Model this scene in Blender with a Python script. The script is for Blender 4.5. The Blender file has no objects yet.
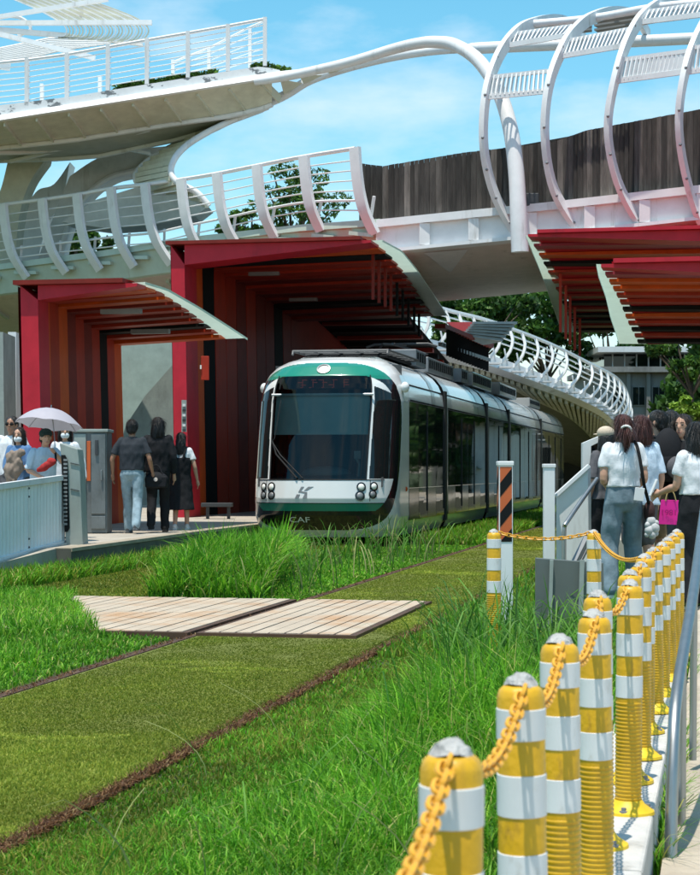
import bpy, math, random
import numpy as np
from mathutils import Vector, Matrix
random.seed(7)
rng = np.random.default_rng(11)
S = bpy.context.scene
COL = S.collection
PI = math.pi

# ------------------------------------------------------------------ camera
FPX = 1820.0      # focal length in pixels of the 700 px wide photograph
HOR = 470.0       # row of the horizon
CAMZ = 1.35
cd = bpy.data.cameras.new('camera')
cam = bpy.data.objects.new('camera', cd)
COL.objects.link(cam)
cam.location = (0, 0, CAMZ)
cam.rotation_euler = (PI/2, 0, 0)
cd.sensor_fit = 'HORIZONTAL'
cd.sensor_width = 36
cd.lens = 36*FPX/700
cd.shift_y = (HOR-437.5)/700
cd.clip_start = 0.1
cd.clip_end = 2000
cd.dof.use_dof = True
cd.dof.focus_distance = 17.0
cd.dof.aperture_fstop = 17.0
S.camera = cam

# ------------------------------------------------------------------ sky, sun, exposure
SUN_EL = math.radians(76)
SUN_AZ = math.radians(208)        # clockwise from +Y: behind the camera, a little to its left
w = bpy.data.worlds.new('World')
S.world = w
w.use_nodes = True
nt = w.node_tree
nt.nodes.clear()
def wn(t, **k):
    n = nt.nodes.new(t)
    for a, b in k.items(): setattr(n, a, b)
    return n
sky = wn('ShaderNodeTexSky', sky_type='NISHITA', sun_disc=False, sun_elevation=SUN_EL, sun_rotation=SUN_AZ)
sky.air_density = 1.0; sky.dust_density = 0.4; sky.ozone_density = 1.6
hsv = wn('ShaderNodeHueSaturation')
hsv.inputs['Hue'].default_value = 0.470
hsv.inputs['Saturation'].default_value = 1.32
hsv.inputs['Value'].default_value = 1.5
tc = wn('ShaderNodeTexCoord')
mp = wn('ShaderNodeMapping')
mp.inputs['Scale'].default_value = (5.0, 5.0, 13.0)
mp.inputs['Location'].default_value = (1.3, 0.2, 0.35)
nz = wn('ShaderNodeTexNoise')
nz.inputs['Scale'].default_value = 1.5
nz.inputs['Detail'].default_value = 7
nz.inputs['Roughness'].default_value = 0.55
rp = wn('ShaderNodeValToRGB')
rp.color_ramp.elements[0].position = 0.47; rp.color_ramp.elements[0].color = (0, 0, 0, 1)
rp.color_ramp.elements[1].position = 0.78; rp.color_ramp.elements[1].color = (0.8, 0.8, 0.8, 1)
mx = wn('ShaderNodeMix', data_type='RGBA')
mx.inputs['B'].default_value = (7.2, 8.3, 9.2, 1)
bg = wn('ShaderNodeBackground')
bg.inputs['Strength'].default_value = 0.115
ow = wn('ShaderNodeOutputWorld')
L = nt.links.new
L(sky.outputs[0], hsv.inputs['Color'])
L(tc.outputs['Generated'], mp.inputs['Vector']); L(mp.outputs[0], nz.inputs['Vector'])
L(nz.outputs['Fac'], rp.inputs['Fac']); L(rp.outputs['Color'], mx.inputs['Factor'])
L(hsv.outputs[0], mx.inputs['A']); L(mx.outputs['Result'], bg.inputs['Color']); L(bg.outputs[0], ow.inputs['Surface'])

sd = bpy.data.lights.new('sun', 'SUN')
sun = bpy.data.objects.new('sun', sd)
COL.objects.link(sun)
sd.energy = 5.0
sd.angle = math.radians(0.55)
sd.color = (1.0, 0.93, 0.82)
to_sun = Vector((math.sin(SUN_AZ)*math.cos(SUN_EL), math.cos(SUN_AZ)*math.cos(SUN_EL), math.sin(SUN_EL)))
sun.rotation_euler = to_sun.to_track_quat('Z', 'Y').to_euler()
sun.location = to_sun*60
vs = S.view_settings
S.display_settings.display_device = 'sRGB'
vs.view_transform = 'Standard'; vs.look = 'None'; vs.gamma = 1.0; vs.use_curve_mapping = False
vs.exposure = 0.12
S.cycles.max_bounces = 8
S.cycles.transparent_max_bounces = 12
S.cycles.caustics_reflective = False
S.cycles.caustics_refractive = False

# ------------------------------------------------------------------ helpers
TH = math.atan(0.2035)            # the tracks run 11.5 degrees to the right of the view
SN, CS = math.sin(TH), math.cos(TH)
def ST(s, t, z=0.0): return (s*SN+t*CS, s*CS-t*SN, z)
def P(px, py, Y): return ((px-350)/FPX*Y, Y, CAMZ-(py-HOR)/FPX*Y)      # measured photo position at distance Y
def st_of(px, Y):
    X = (px-350)/FPX*Y
    return (X*SN+Y*CS, X*CS-Y*SN)
def zat(py, Y): return CAMZ-(py-HOR)/FPX*Y
def lerp(a, b, f): return a+(b-a)*f
def lv(a, b, f): return tuple(x+(y-x)*f for x, y in zip(a, b))
def interp(x, xs, ys): return float(np.interp(x, xs, ys))

LOC = {}
def world_of(o): return LOC.get(o.name, (0, 0, 0)) if o else (0, 0, 0)

def tag(o, label=None, cat=None, group=None, kind=None):
    if label: o['label'] = label
    if cat: o['category'] = cat
    if group: o['group'] = group
    if kind: o['kind'] = kind
    return o
def thing(name, loc, label, cat, group=None):
    o = bpy.data.objects.new(name, None)
    COL.objects.link(o)
    o.empty_display_size = 0.2
    o.location = loc
    LOC[o.name] = tuple(loc)
    return tag(o, label, cat, group)
def copy_tree(o, parent=None):
    c = o.copy(); COL.objects.link(c)
    if parent: c.parent = parent
    for ch in list(o.children): copy_tree(ch, c)
    return c

class MB:
    def __init__(self): self.V = []; self.F = []; self.T = []; self.tint = 1.0
    def add(self, vs, fs):
        n = len(self.V)
        self.V.extend([tuple(v) for v in vs]); self.T.extend([self.tint]*len(vs))
        self.F.extend([tuple(i+n for i in f) for f in fs]); return self
    def box(self, c, s, R=None):
        x, y, z = s[0]/2, s[1]/2, s[2]/2
        vs = [Vector((a*x, b*y, d*z)) for d in (-1, 1) for a, b in ((-1, -1), (1, -1), (1, 1), (-1, 1))]
        if R is not None: vs = [R @ v for v in vs]
        return self.hexa([tuple(v+Vector(c)) for v in vs])
    def hexa(self, p):
        return self.add(p, [(3, 2, 1, 0), (4, 5, 6, 7), (0, 1, 5, 4), (1, 2, 6, 5), (2, 3, 7, 6), (3, 0, 4, 7)])
    def stbox(self, s0, s1, t0, t1, z0, z1):
        return self.hexa([ST(s0, t0, z0), ST(s0, t1, z0), ST(s1, t1, z0), ST(s1, t0, z0), ST(s0, t0, z1), ST(s0, t1, z1), ST(s1, t1, z1), ST(s1, t0, z1)])
    def beam(self, a, b, wd, ht, up=(0, 0, 1)):
        a, b = Vector(a), Vector(b); d = (b-a).normalized(); u = Vector(up)
        r = d.cross(u)
        if r.length < 1e-4: r = d.cross(Vector((0, 1, 0)))
        r.normalize(); u = r.cross(d).normalized()
        r *= wd/2; u *= ht/2
        return self.hexa([a-r-u, a+r-u, b+r-u, b-r-u, a-r+u, a+r+u, b+r+u, b-r+u])
    def sweep(self, path, prof, up=(0, 0, 1), closed=True, scale=None, cap=True):
        # prof: 2-D points (side, up); swept along path
        pts = [Vector(p) for p in path]; n = len(pts); m = len(prof); vs = []
        for i, p in enumerate(pts):
            d = (pts[min(i+1, n-1)]-pts[max(i-1, 0)]).normalized()
            u = Vector(up[i]) if isinstance(up, list) else Vector(up)
            r = d.cross(u)
            if r.length < 1e-4: r = d.cross(Vector((0, 1, 0.01)))
            r.normalize(); u = r.cross(d).normalized()
            k = 1.0 if scale is None else scale[i]
            for (a, b) in prof: vs.append(p+r*a*k+u*b*k)
        fs = []
        for i in range(n-1):
            for j in range(m if closed else m-1):
                j2 = (j+1) % m
                fs.append((i*m+j, i*m+j2, (i+1)*m+j2, (i+1)*m+j))
        if cap and closed:
            fs.append(tuple(range(m))[::-1]); fs.append(tuple((n-1)*m+j for j in range(m)))
        return self.add(vs, fs)
    def tube(self, path, r, n=8, cap=True):
        pts = [Vector(p) for p in path]; rr = r if isinstance(r, (list, tuple)) else [r]*len(pts)
        vs = []; prev = None; k = len(pts)
        for i, p in enumerate(pts):
            d = (pts[min(i+1, k-1)]-pts[max(i-1, 0)]).normalized()
            if prev is None:
                u = d.orthogonal().normalized()
            else:
                u = prev-d*prev.dot(d)
                u = u.normalized() if u.length > 1e-6 else d.orthogonal().normalized()
            prev = u; v = d.cross(u)
            for j in range(n):
                a = 2*PI*j/n
                vs.append(p+(u*math.cos(a)+v*math.sin(a))*rr[i])
        fs = [(i*n+j, i*n+(j+1) % n, (i+1)*n+(j+1) % n, (i+1)*n+j) for i in range(k-1) for j in range(n)]
        if cap: fs.append(tuple(range(n))[::-1]); fs.append(tuple((k-1)*n+j for j in range(n)))
        return self.add(vs, fs)
    def prism(self, poly, vec):
        n = len(poly); v = Vector(vec)
        vs = [Vector(p) for p in poly]+[Vector(p)+v for p in poly]
        return self.add(vs, [tuple(range(n))[::-1], tuple(range(n, 2*n))]+[(i, (i+1) % n, n+(i+1) % n, n+i) for i in range(n)])
    def lathe(self, c, prof, n=24, cap=True):
        vs = []; fs = []; m = len(prof)
        for (r, z) in prof:
            for j in range(n):
                a = 2*PI*j/n
                vs.append((c[0]+r*math.cos(a), c[1]+r*math.sin(a), c[2]+z))
        for i in range(m-1):
            for j in range(n):
                fs.append((i*n+j, i*n+(j+1) % n, (i+1)*n+(j+1) % n, (i+1)*n+j))
        if cap: fs.append(tuple(range(n))[::-1]); fs.append(tuple((m-1)*n+j for j in range(n)))
        return self.add(vs, fs)
    def ell(self, c, r, n=14, m=9, R=None):
        vs = []; fs = []
        for i in range(m+1):
            th = PI*i/m
            for j in range(n):
                a = 2*PI*j/n
                v = Vector((r[0]*math.sin(th)*math.cos(a), r[1]*math.sin(th)*math.sin(a), -r[2]*math.cos(th)))
                if R is not None: v = R @ v
                vs.append(v+Vector(c))
        for i in range(m):
            for j in range(n): fs.append((i*n+j, i*n+(j+1) % n, (i+1)*n+(j+1) % n, (i+1)*n+j))
        return self.add(vs, fs)
    def grid(self, rows, flip=False):
        n, m = len(rows), len(rows[0])
        vs = [p for r in rows for p in r]
        fs = [(i*m+j, i*m+j+1, (i+1)*m+j+1, (i+1)*m+j) for i in range(n-1) for j in range(m-1)]
        if flip: fs = [f[::-1] for f in fs]
        return self.add(vs, fs)
    def build(self, name, m, parent=None, smooth=40, origin=None, bevel=0):
        V = np.array(self.V, dtype=float).reshape(-1, 3)
        if parent is not None: org = np.array(world_of(parent))
        elif origin is not None: org = np.array(origin)
        else:
            lo, hi = V.min(0), V.max(0); org = np.array(((lo[0]+hi[0])/2, (lo[1]+hi[1])/2, lo[2]))
        me = bpy.data.meshes.new(name)
        me.from_pydata((V-org).tolist(), [], self.F)
        me.validate(); me.update()
        if any(t != 1.0 for t in self.T):
            at = me.attributes.new('tint', 'FLOAT', 'POINT'); at.data.foreach_set('value', self.T)
        me.materials.append(m)
        if smooth:
            me.polygons.foreach_set('use_smooth', [True]*len(me.polygons))
            me.set_sharp_from_angle(angle=math.radians(smooth))
        o = bpy.data.objects.new(name, me); COL.objects.link(o)
        if parent is not None:
            o.parent = parent; LOC[o.name] = world_of(parent)
        else:
            o.location = org; LOC[o.name] = tuple(org)
        if bevel:
            b = o.modifiers.new('bevel', 'BEVEL'); b.width = bevel; b.segments = 2; b.limit_method = 'ANGLE'
        return o

# ------------------------------------------------------------------ materials
def M(name, col, rough=.5, metal=0., var=.12, vscale=3., bump=0., bscale=30., dirt=None, spec=.5, tint=False, stretch=None, coat=0., trans=0.):
    m = bpy.data.materials.new(name); m.use_nodes = True
    t = m.node_tree; b = t.nodes['Principled BSDF']
    b.inputs['Roughness'].default_value = rough; b.inputs['Metallic'].default_value = metal
    b.inputs['Specular IOR Level'].default_value = spec
    if coat: b.inputs['Coat Weight'].default_value = coat; b.inputs['Coat Roughness'].default_value = .06
    tcn = t.nodes.new('ShaderNodeTexCoord'); src = tcn.outputs['Object']
    if stretch:
        mpn = t.nodes.new('ShaderNodeMapping'); mpn.inputs['Scale'].default_value = stretch
        t.links.new(src, mpn.inputs[0]); src = mpn.outputs[0]
    n = t.nodes.new('ShaderNodeTexNoise'); n.inputs['Scale'].default_value = vscale; n.inputs['Detail'].default_value = 6
    n.inputs['Roughness'].default_value = .62
    t.links.new(src, n.inputs['Vector'])
    r = t.nodes.new('ShaderNodeMapRange')
    r.inputs['From Min'].default_value = .3; r.inputs['From Max'].default_value = .7
    r.inputs['To Min'].default_value = 1-var; r.inputs['To Max'].default_value = 1+var
    t.links.new(n.outputs['Fac'], r.inputs['Value'])
    mul = t.nodes.new('ShaderNodeVectorMath'); mul.operation = 'SCALE'
    mul.inputs[0].default_value = col[:3]; t.links.new(r.outputs[0], mul.inputs['Scale'])
    out = mul.outputs[0]
    if tint:
        a = t.nodes.new('ShaderNodeAttribute'); a.attribute_name = 'tint'
        m2 = t.nodes.new('ShaderNodeVectorMath'); m2.operation = 'SCALE'
        t.links.new(out, m2.inputs[0]); t.links.new(a.outputs['Fac'], m2.inputs['Scale']); out = m2.outputs[0]
    if dirt:
        dc, lo, hi, dsc, dst = dirt
        mp2 = t.nodes.new('ShaderNodeMapping'); mp2.inputs['Scale'].default_value = dst
        t.links.new(tcn.outputs['Object'], mp2.inputs[0])
        n2 = t.nodes.new('ShaderNodeTexNoise'); n2.inputs['Scale'].default_value = dsc; n2.inputs['Detail'].default_value = 8; n2.inputs['Roughness'].default_value = .7
        t.links.new(mp2.outputs[0], n2.inputs['Vector'])
        rr = t.nodes.new('ShaderNodeMapRange'); rr.inputs['From Min'].default_value = lo; rr.inputs['From Max'].default_value = hi
        t.links.new(n2.outputs['Fac'], rr.inputs['Value'])
        mm = t.nodes.new('ShaderNodeMix'); mm.data_type = 'RGBA'
        t.links.new(rr.outputs[0], mm.inputs['Factor']); t.links.new(out, mm.inputs['A']); mm.inputs['B'].default_value = (*dc, 1)
        out = mm.outputs['Result']
    t.links.new(out, b.inputs['Base Color'])
    if bump:
        n3 = t.nodes.new('ShaderNodeTexNoise'); n3.inputs['Scale'].default_value = bscale; n3.inputs['Detail'].default_value = 5
        t.links.new(src, n3.inputs['Vector'])
        bp = t.nodes.new('ShaderNodeBump'); bp.inputs['Strength'].default_value = bump; bp.inputs['Distance'].default_value = .02
        t.links.new(n3.outputs['Fac'], bp.inputs['Height']); t.links.new(bp.outputs[0], b.inputs['Normal'])
    if trans:
        tl = t.nodes.new('ShaderNodeBsdfTranslucent'); t.links.new(out, tl.inputs['Color'])
        ms = t.nodes.new('ShaderNodeMixShader'); ms.inputs[0].default_value = trans
        o = t.nodes['Material Output']
        t.links.new(b.outputs[0], ms.inputs[1]); t.links.new(tl.outputs[0], ms.inputs[2]); t.links.new(ms.outputs[0], o.inputs['Surface'])
    return m

def leaf_mat(name, trans=.35, rough=.5):
    m = bpy.data.materials.new(name); m.use_nodes = True
    t = m.node_tree; b = t.nodes['Principled BSDF']
    b.inputs['Roughness'].default_value = rough; b.inputs['Specular IOR Level'].default_value = .3
    a = t.nodes.new('ShaderNodeAttribute'); a.attribute_name = 'leafcol'
    t.links.new(a.outputs['Color'], b.inputs['Base Color'])
    tl = t.nodes.new('ShaderNodeBsdfTranslucent'); t.links.new(a.outputs['Color'], tl.inputs['Color'])
    ms = t.nodes.new('ShaderNodeMixShader'); ms.inputs[0].default_value = trans
    t.links.new(b.outputs[0], ms.inputs[1]); t.links.new(tl.outputs[0], ms.inputs[2])
    t.links.new(ms.outputs[0], t.nodes['Material Output'].inputs['Surface'])
    return m

def glass_mat(name, tint, see=.6, rough=.02):
    m = bpy.data.materials.new(name); m.use_nodes = True
    t = m.node_tree; t.nodes.remove(t.nodes['Principled BSDF'])
    tr = t.nodes.new('ShaderNodeBsdfTransparent'); tr.inputs[0].default_value = (*[c*see for c in tint], 1)
    gl = t.nodes.new('ShaderNodeBsdfGlossy'); gl.inputs['Roughness'].default_value = rough
    fr = t.nodes.new('ShaderNodeFresnel'); fr.inputs['IOR'].default_value = 1.5
    ms = t.nodes.new('ShaderNodeMixShader')
    t.links.new(fr.outputs[0], ms.inputs[0]); t.links.new(tr.outputs[0], ms.inputs[1]); t.links.new(gl.outputs[0], ms.inputs[2])
    t.links.new(ms.outputs[0], t.nodes['Material Output'].inputs['Surface'])
    return m

streak = ((.33, .31, .27), .58, .80, 1.2, (2.2, 2.2, .35))
peel = ((.16, .17, .18), .565, .59, 1.3, (1.0, 1.0, 1.6))
MT = dict(
 white=M('white_paint', (.74, .75, .76), .38, var=.06, dirt=streak),
 white_clean=M('white_enamel', (.78, .79, .79), .25, var=.03),
 peeling=M('peeling_white_paint', (.70, .71, .72), .5, var=.08, dirt=peel),
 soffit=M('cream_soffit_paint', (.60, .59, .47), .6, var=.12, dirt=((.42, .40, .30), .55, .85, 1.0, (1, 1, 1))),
 girder_grass_tint=M('grass_tinted_white_girder', (.46, .55, .47), .5, var=.08, dirt=streak),  # white girder with the green reflected from the grass mixed into its colour
 wood=M('weathered_dark_timber', (.062, .054, .048), .85, var=.55, vscale=3, bump=.4, bscale=14, tint=True, stretch=(4, 4, .5)),
 pink=M('crimson_frame_paint', (.46, .018, .034), .45, var=.12, spec=.25, dirt=((.22, .012, .025), .55, .85, 1.5, (1.5, 1.5, .4))),
 magenta=M('plum_fascia_paint', (.32, .05, .085), .5, var=.12, spec=.25),
 orange=M('orange_red_paint', (.58, .085, .010), .5, var=.16, spec=.25, stretch=(1, 1, .4)),
 red=M('dark_red_paint', (.38, .030, .012), .5, var=.18, spec=.25, stretch=(1, 1, .4)),
 maroon=M('maroon_paint', (.19, .018, .012), .55, var=.18, spec=.25),
 black=M('black_paint', (.009, .010, .011), .7, var=.15, spec=.15),
 strip=M('pale_green_glass_panel', (.58, .74, .64), .3, var=.06, trans=.35),
 rubber=M('black_rubber', (.018, .018, .019), .6, var=.2),
 tram_white=M('tram_white_lacquer', (.72, .74, .74), .22, var=.03, coat=.6, dirt=((.45, .44, .40), .62, .95, .8, (1, 1, .5))),
 tram_grey=M('tram_grey_lacquer', (.30, .31, .31), .28, var=.05, coat=.4),
 tram_green=M('tram_green_lacquer', (.008, .21, .135), .24, var=.05, coat=.6),
 tram_black=M('tram_black_gloss', (.008, .011, .013), .12, var=.1, coat=.3),
 chrome=M('polished_metal', (.7, .7, .7), .18, 1, var=.05),
 steel=M('brushed_stainless_steel', (.36, .37, .37), .42, 1, var=.1, stretch=(6, 6, .8)),
 dark_metal=M('dark_grey_metal', (.06, .065, .07), .5, .4, var=.2),
 grey_metal=M('mid_grey_metal', (.22, .23, .24), .5, .3, var=.15),
 yellow=M('yellow_polyurethane', (.66, .37, .008), .42, var=.14, vscale=7, bump=.12, bscale=60, dirt=((.27, .15, .03), .53, .72, 11, (1, 1, .45))),
 yellow_base=M('bright_yellow_base', (.72, .47, .01), .5, var=.12, vscale=12),
 band=M('white_reflective_band', (.70, .72, .74), .35, var=.05, vscale=9, dirt=((.36, .33, .26), .55, .80, 12, (1, 1, .5))),
 cement=M('grey_cement', (.40, .40, .39), .9, var=.35, vscale=30, bump=.9, bscale=60),
 chain=M('orange_yellow_plastic_chain', (.72, .36, .03), .45, var=.12, vscale=20),
 kerb=M('pale_concrete_kerb', (.52, .50, .47), .85, var=.16, vscale=4, bump=.35, bscale=40, dirt=((.18, .17, .14), .55, .75, 3, (1, 1, 1))),
 edging=M('tan_stone_edging', (.34, .29, .22), .85, var=.2, vscale=3),
 paving=M('tan_concrete_paving', (.44, .38, .30), .85, var=.14, vscale=2, bump=.3, bscale=40, dirt=((.24, .20, .15), .5, .8, 1.5, (1, 1, 1))),
 platform=M('platform_paving', (.40, .36, .30), .8, var=.12, vscale=1.2, dirt=((.2, .18, .15), .5, .8, 1.0, (1, 1, 1))),
 concrete=M('grey_concrete', (.25, .25, .24), .9, var=.2, vscale=1, dirt=((.10, .10, .09), .5, .8, .7, (1, 1, .3))),
 facade=M('grey_tile_facade', (.22, .215, .20), .8, var=.12, vscale=.6, dirt=((.10, .10, .09), .5, .8, .5, (1, 1, .2))),
 rail=M('rusty_rail_steel', (.12, .065, .04), .6, .5, var=.3, vscale=5),
 soil=M('dark_soil', (.045, .030, .020), .95, var=.4, vscale=6, bump=.8, bscale=20),
 fence=M('white_sheet_metal', (.74, .76, .76), .4, var=.06, dirt=streak),
 pillar=M('grey_green_painted_panel', (.30, .34, .32), .5, var=.12, dirt=((.15, .16, .15), .5, .8, 2, (1, 1, .4))),
 cabinet=M('aged_grey_steel_door', (.16, .18, .185), .45, .2, var=.25, vscale=2.5, dirt=((.05, .055, .05), .5, .75, 2, (1, 1, .4))),
 slate=M('slate_grey_panel', (.115, .135, .13), .5, var=.12, vscale=2),
 hazard=M('orange_sheeting', (.55, .115, .03), .4, var=.08),
 glass_dark=M('dark_reflective_glass', (.010, .014, .015), .03, var=.1, spec=.42),
 windscreen=glass_mat('tinted_windscreen', (.56, .70, .70), .74),
 pane=glass_mat('window_pane', (.6, .68, .7), .6),
 lamp=M('headlamp_lens', (.86, .86, .80), .08, var=.02, spec=.9),
 red_panel=M('faded_coral_panel', (.62, .10, .12), .5, var=.08),
 grey_panel=M('blue_grey_louvre', (.27, .33, .36), .45, var=.08),
 trunk=M('tree_bark', (.10, .075, .055), .9, var=.3, vscale=4, bump=.5, bscale=12),
 leaf=leaf_mat('leaves'), grass=leaf_mat('grass_blades', .4, .55),
)
def striped_paving():
    m = M('crossing_slabs', (.44, .365, .28), .85, var=.14, vscale=2.2, bump=.25, bscale=40, dirt=((.40, .22, .10), .48, .68, .9, (1, 1, 1)))
    return m
MT['slabs'] = striped_paving()

# ================================================================== THE SETTING
def sheet(name, pts, z, m, kind='structure'):
    mb = MB(); mb.add([(p[0], p[1], z if z is not None else p[2]) for p in pts], [tuple(range(len(pts)))])
    o = mb.build(name, m, smooth=0); return tag(o, kind=kind)
ground_m = M('ground_turf', (.055, .075, .02), .95, var=.35, vscale=.8, bump=.6, bscale=8, dirt=((.05, .035, .02), .5, .75, 1.1, (1, 1, 1)))
lawn_m = M('mown_lawn_soil', (.125, .145, .020), .95, var=.15, vscale=1.3, bump=.6, bscale=30)
tag(sheet('ground', [(-500, -60, 0), (500, -60, 0), (500, 900, 0), (-500, 900, 0)], -.03, ground_m), 'green turf ground that the tram stop stands on', 'ground')
T2L, T2R = -4.22, -2.55
T1L, T1R = -7.75, -5.98
def strip(name, s0, s1, t0, t1, z, m, label, cat):
    o = sheet(name, [ST(s0, t0), ST(s0, t1), ST(s1, t1), ST(s1, t0)], z, m)
    return tag(o, label, cat)
strip('lawn', 1, 95, T2L+.05, T2R-.06, 0.0, lawn_m, 'mown olive lawn between the rails of the near track', 'lawn')
strip('lawn', 1, 95, T1L+.05, T1R-.05, 0.0, lawn_m, 'mown lawn between the rails under the tram', 'lawn')
strip('soil', 1, 95, T2R-.03, T2R+.05, -.012, MT['soil'], 'dark bare soil along the right rail of the near track', 'soil')
strip('soil', 1, 95, T2L-.09, T2L+.05, -.012, MT['soil'], 'dark bare soil along the left rail of the near track', 'soil')
for t_, lb in ((T2R, 'rusty rail beside the tall bright verge grass'), (T2L, 'rusty rail passing through the slab crossing'),
               (T1R, 'rusty rail under the right wheels of the tram'), (T1L, 'rusty rail along the left platform edge')):
    mb = MB()
    mb.stbox(1, 95, t_-.030, t_+.030, -.05, .0)
    tag(mb.build('tram_rail', MT['rail'], smooth=0), lb, 'rail', 'tram rails set in the grass')

# crossing slabs
def slab_panel(s0, s1, t0, t1, lb):
    mb = MB(); n = max(5, int((t1-t0)/.135)); w_ = (t1-t0)/n; r = random.Random(5)
    for i in range(n):
        for (a, b) in ((s0, (s0+s1)/2), ((s0+s1)/2, s1)):
            mb.tint = 1
            mb.stbox(a+.006, b-.006, t0+i*w_+.008, t0+(i+1)*w_-.008, -.03, .034+r.uniform(-.002, .002))
    o = mb.build('crossing_slab', MT['slabs'], smooth=0, bevel=.004)
    tag(o, lb, 'paving', kind='structure')
    e = MB(); e.stbox(s0-.05, s1+.05, t0-.05, t1+.05, -.03, .026)
    tag(e.build('crossing_frame', MT['rail'], smooth=0), 'rusty steel frame under '+lb, 'frame', kind='structure')
slab_panel(14.3, 18.1, T2L+.09, -2.90, 'slatted slab crossing between the rails of the near track')
slab_panel(14.3, 18.1, -6.75, T2L-.08, 'slatted slab crossing between the two tracks')

# right path, kerb, right platform
def zpath(s): return interp(s, [0, 6.5, 15, 21, 26], [.08, .08, .2, .33, .36])
ss = [0, 3, 6.5, 9, 12, 15, 18, 21, 26, 40, 80]
mb = MB()
mb.grid([[ST(s, t, zpath(s)) for t in (-.185, 1.2, 3, 9)] for s in ss], flip=True)
mb.grid([[ST(s, -.185, z) for z in (-.2, zpath(s))] for s in ss], flip=True)
tag(mb.build('path', MT['paving'], smooth=0), 'pale tan concrete path behind the yellow bollards', 'path', kind='structure')
mb = MB()
r_ = random.Random(3)
s = .4
while s < 12.6:
    mb.stbox(s+.004, s+1.19, -.47, -.215, -.2, .22+r_.uniform(-.004, .004)); s += 1.2
tag(mb.build('kerb', MT['kerb'], smooth=0, bevel=.012), 'pale concrete kerb carrying the yellow bollards', 'kerb', kind='structure')
mb = MB(); mb.stbox(.3, 12.6, -.212, -.188, -.2, -.02)
tag(mb.build('gap_shade', MT['black'], smooth=0), 'black filler standing for the shade between kerb and path', 'gap', kind='structure')  # black box stands in for the shade down the slot
mb = MB()
pe = [(22.0, -8.10), (25, -8.2), (29, -8.33), (80, -8.33)]
top = [ST(s_, t_, .35) for s_, t_ in pe]+[ST(80, -16, .35), ST(22, -16, .35)]
mb.prism([(x, y, -.1) for x, y, z in top][::-1], (0, 0, .445))
tag(mb.build('platform_base', M('dark_concrete', (.10, .10, .085), .9, var=.3, vscale=1.5), smooth=0), 'dark concrete base of the left platform', 'base', kind='structure')  # platform sides in a darker tone than the paved top
mb = MB(); mb.add(top, [tuple(range(len(top)))])
tag(mb.build('platform', MT['platform'], smooth=0), 'tan paved tram platform on the left', 'platform', kind='structure')
mb = MB()
for (a, b) in zip(pe[:-1], pe[1:]):
    p = [ST(a[0], a[1]+.012, .31), ST(b[0], b[1]+.012, .31), ST(b[0], b[1]-.22, .31), ST(a[0], a[1]-.22, .31)]
    mb.prism(p, (0, 0, .045))
tag(mb.build('platform_edge', MT['edging'], smooth=0), 'light stone edging of the left platform', 'edging', kind='structure')
mb = MB()
mb.hexa([ST(15, -10.9, -.05), ST(15, -8.3, -.05), ST(22, -8.3, -.05), ST(22, -10.9, -.05), ST(15, -10.9, .0), ST(15, -8.3, .0), ST(22, -8.3, .348), ST(22, -10.9, .348)])
tag(mb.build('ramp', MT['platform'], smooth=0), 'paved ramp up to the left platform', 'ramp', kind='structure')
mb = MB(); mb.stbox(26, 80, -1.95, -.19, -.1, .355)
tag(mb.build('platform', MT['platform'], smooth=0), 'paved tram platform on the right', 'platform', kind='structure')

# ================================================================== BRIDGES AND CANOPIES
def pcurve(pts, n=None):
    """smooth (Catmull-Rom) resampling of a list of points"""
    pts = [Vector(p) for p in pts]; out = []
    k = n or 6
    for i in range(len(pts)-1):
        p0 = pts[max(i-1, 0)]; p1 = pts[i]; p2 = pts[i+1]; p3 = pts[min(i+2, len(pts)-1)]
        for j in range(k):
            t = j/k
            out.append(.5*((2*p1)+(-p0+p2)*t+(2*p0-5*p1+4*p2-p3)*t*t+(-p0+3*p1-3*p2+p3)*t**3))
    out.append(pts[-1]); return out
BX = [-120, 0, 100, 200, 300, 372, 450, 540, 620, 700, 860]
BY = [281, 266, 253, 238, 227, 222, 214, 205, 196, 187, 170]
BZ = [52, 49.5, 48, 46.2, 44, 42.4, 42, 41.6, 41.2, 41, 40.5]
def bp(x, dy=0., dz=0., dY=0.):
    Y = interp(x, BX, BZ); p = P(x, interp(x, BX, BY)+dy, Y)
    return (p[0]*(Y+dY)/Y, Y+dY, p[2]+dz)
def bq(x, dz=0., dY=0.):      # point of the bridge cross-section, true offsets
    p = bp(x); return (p[0], p[1]+dY, p[2]+dz)
fb = thing('footbridge', (0, 45, 0), 'white curved footbridge with finned railing and dark timber wall passing over the tram', 'footbridge')
def bstrip(xs, prof, name, m, sm=40):
    mb = MB(); mb.grid([[bq(x, a, b) for a, b in prof] for x in xs]); return mb.build(name, m, fb, smooth=sm)
xl = list(np.linspace(-120, 380, 26)); xr = list(np.linspace(376, 860, 24)); xa = list(np.linspace(-120, 860, 50))
bstrip(xl, [(.1, 2.4), (.06, .0), (-.10, -.02), (-.12, .10), (-.72, .34), (-.76, .42)], 'edge_girder', MT['girder_grass_tint'])
bstrip(xa, [(-.76, .42), (-.78, .9), (-1.15, 2.4), (-1.2, 9.0)], 'soffit', M('pink_bounce_soffit', (.72, .66, .64), .6, var=.08, dirt=streak))  # pink bounce from the sunlit red roofs is mixed into this colour
bstrip(xr, [(.04, 2.0), (.04, -.06), (-.14, -.06), (-.14, .10), (-.66, .10), (-.66, -.05), (-.74, -.05), (-.76, .42)], 'plate_girder', MT['white'], sm=30)
bstrip(xa, [(-.02, 9.0), (-.02, .4)], 'deck', MT['concrete'])
mb = MB(); mb.grid([[bq(x, a, 9.0) for a in (.0, -1.2)] for x in xa]); mb.build('rear_girder', MT['girder_grass_tint'], fb)
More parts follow.
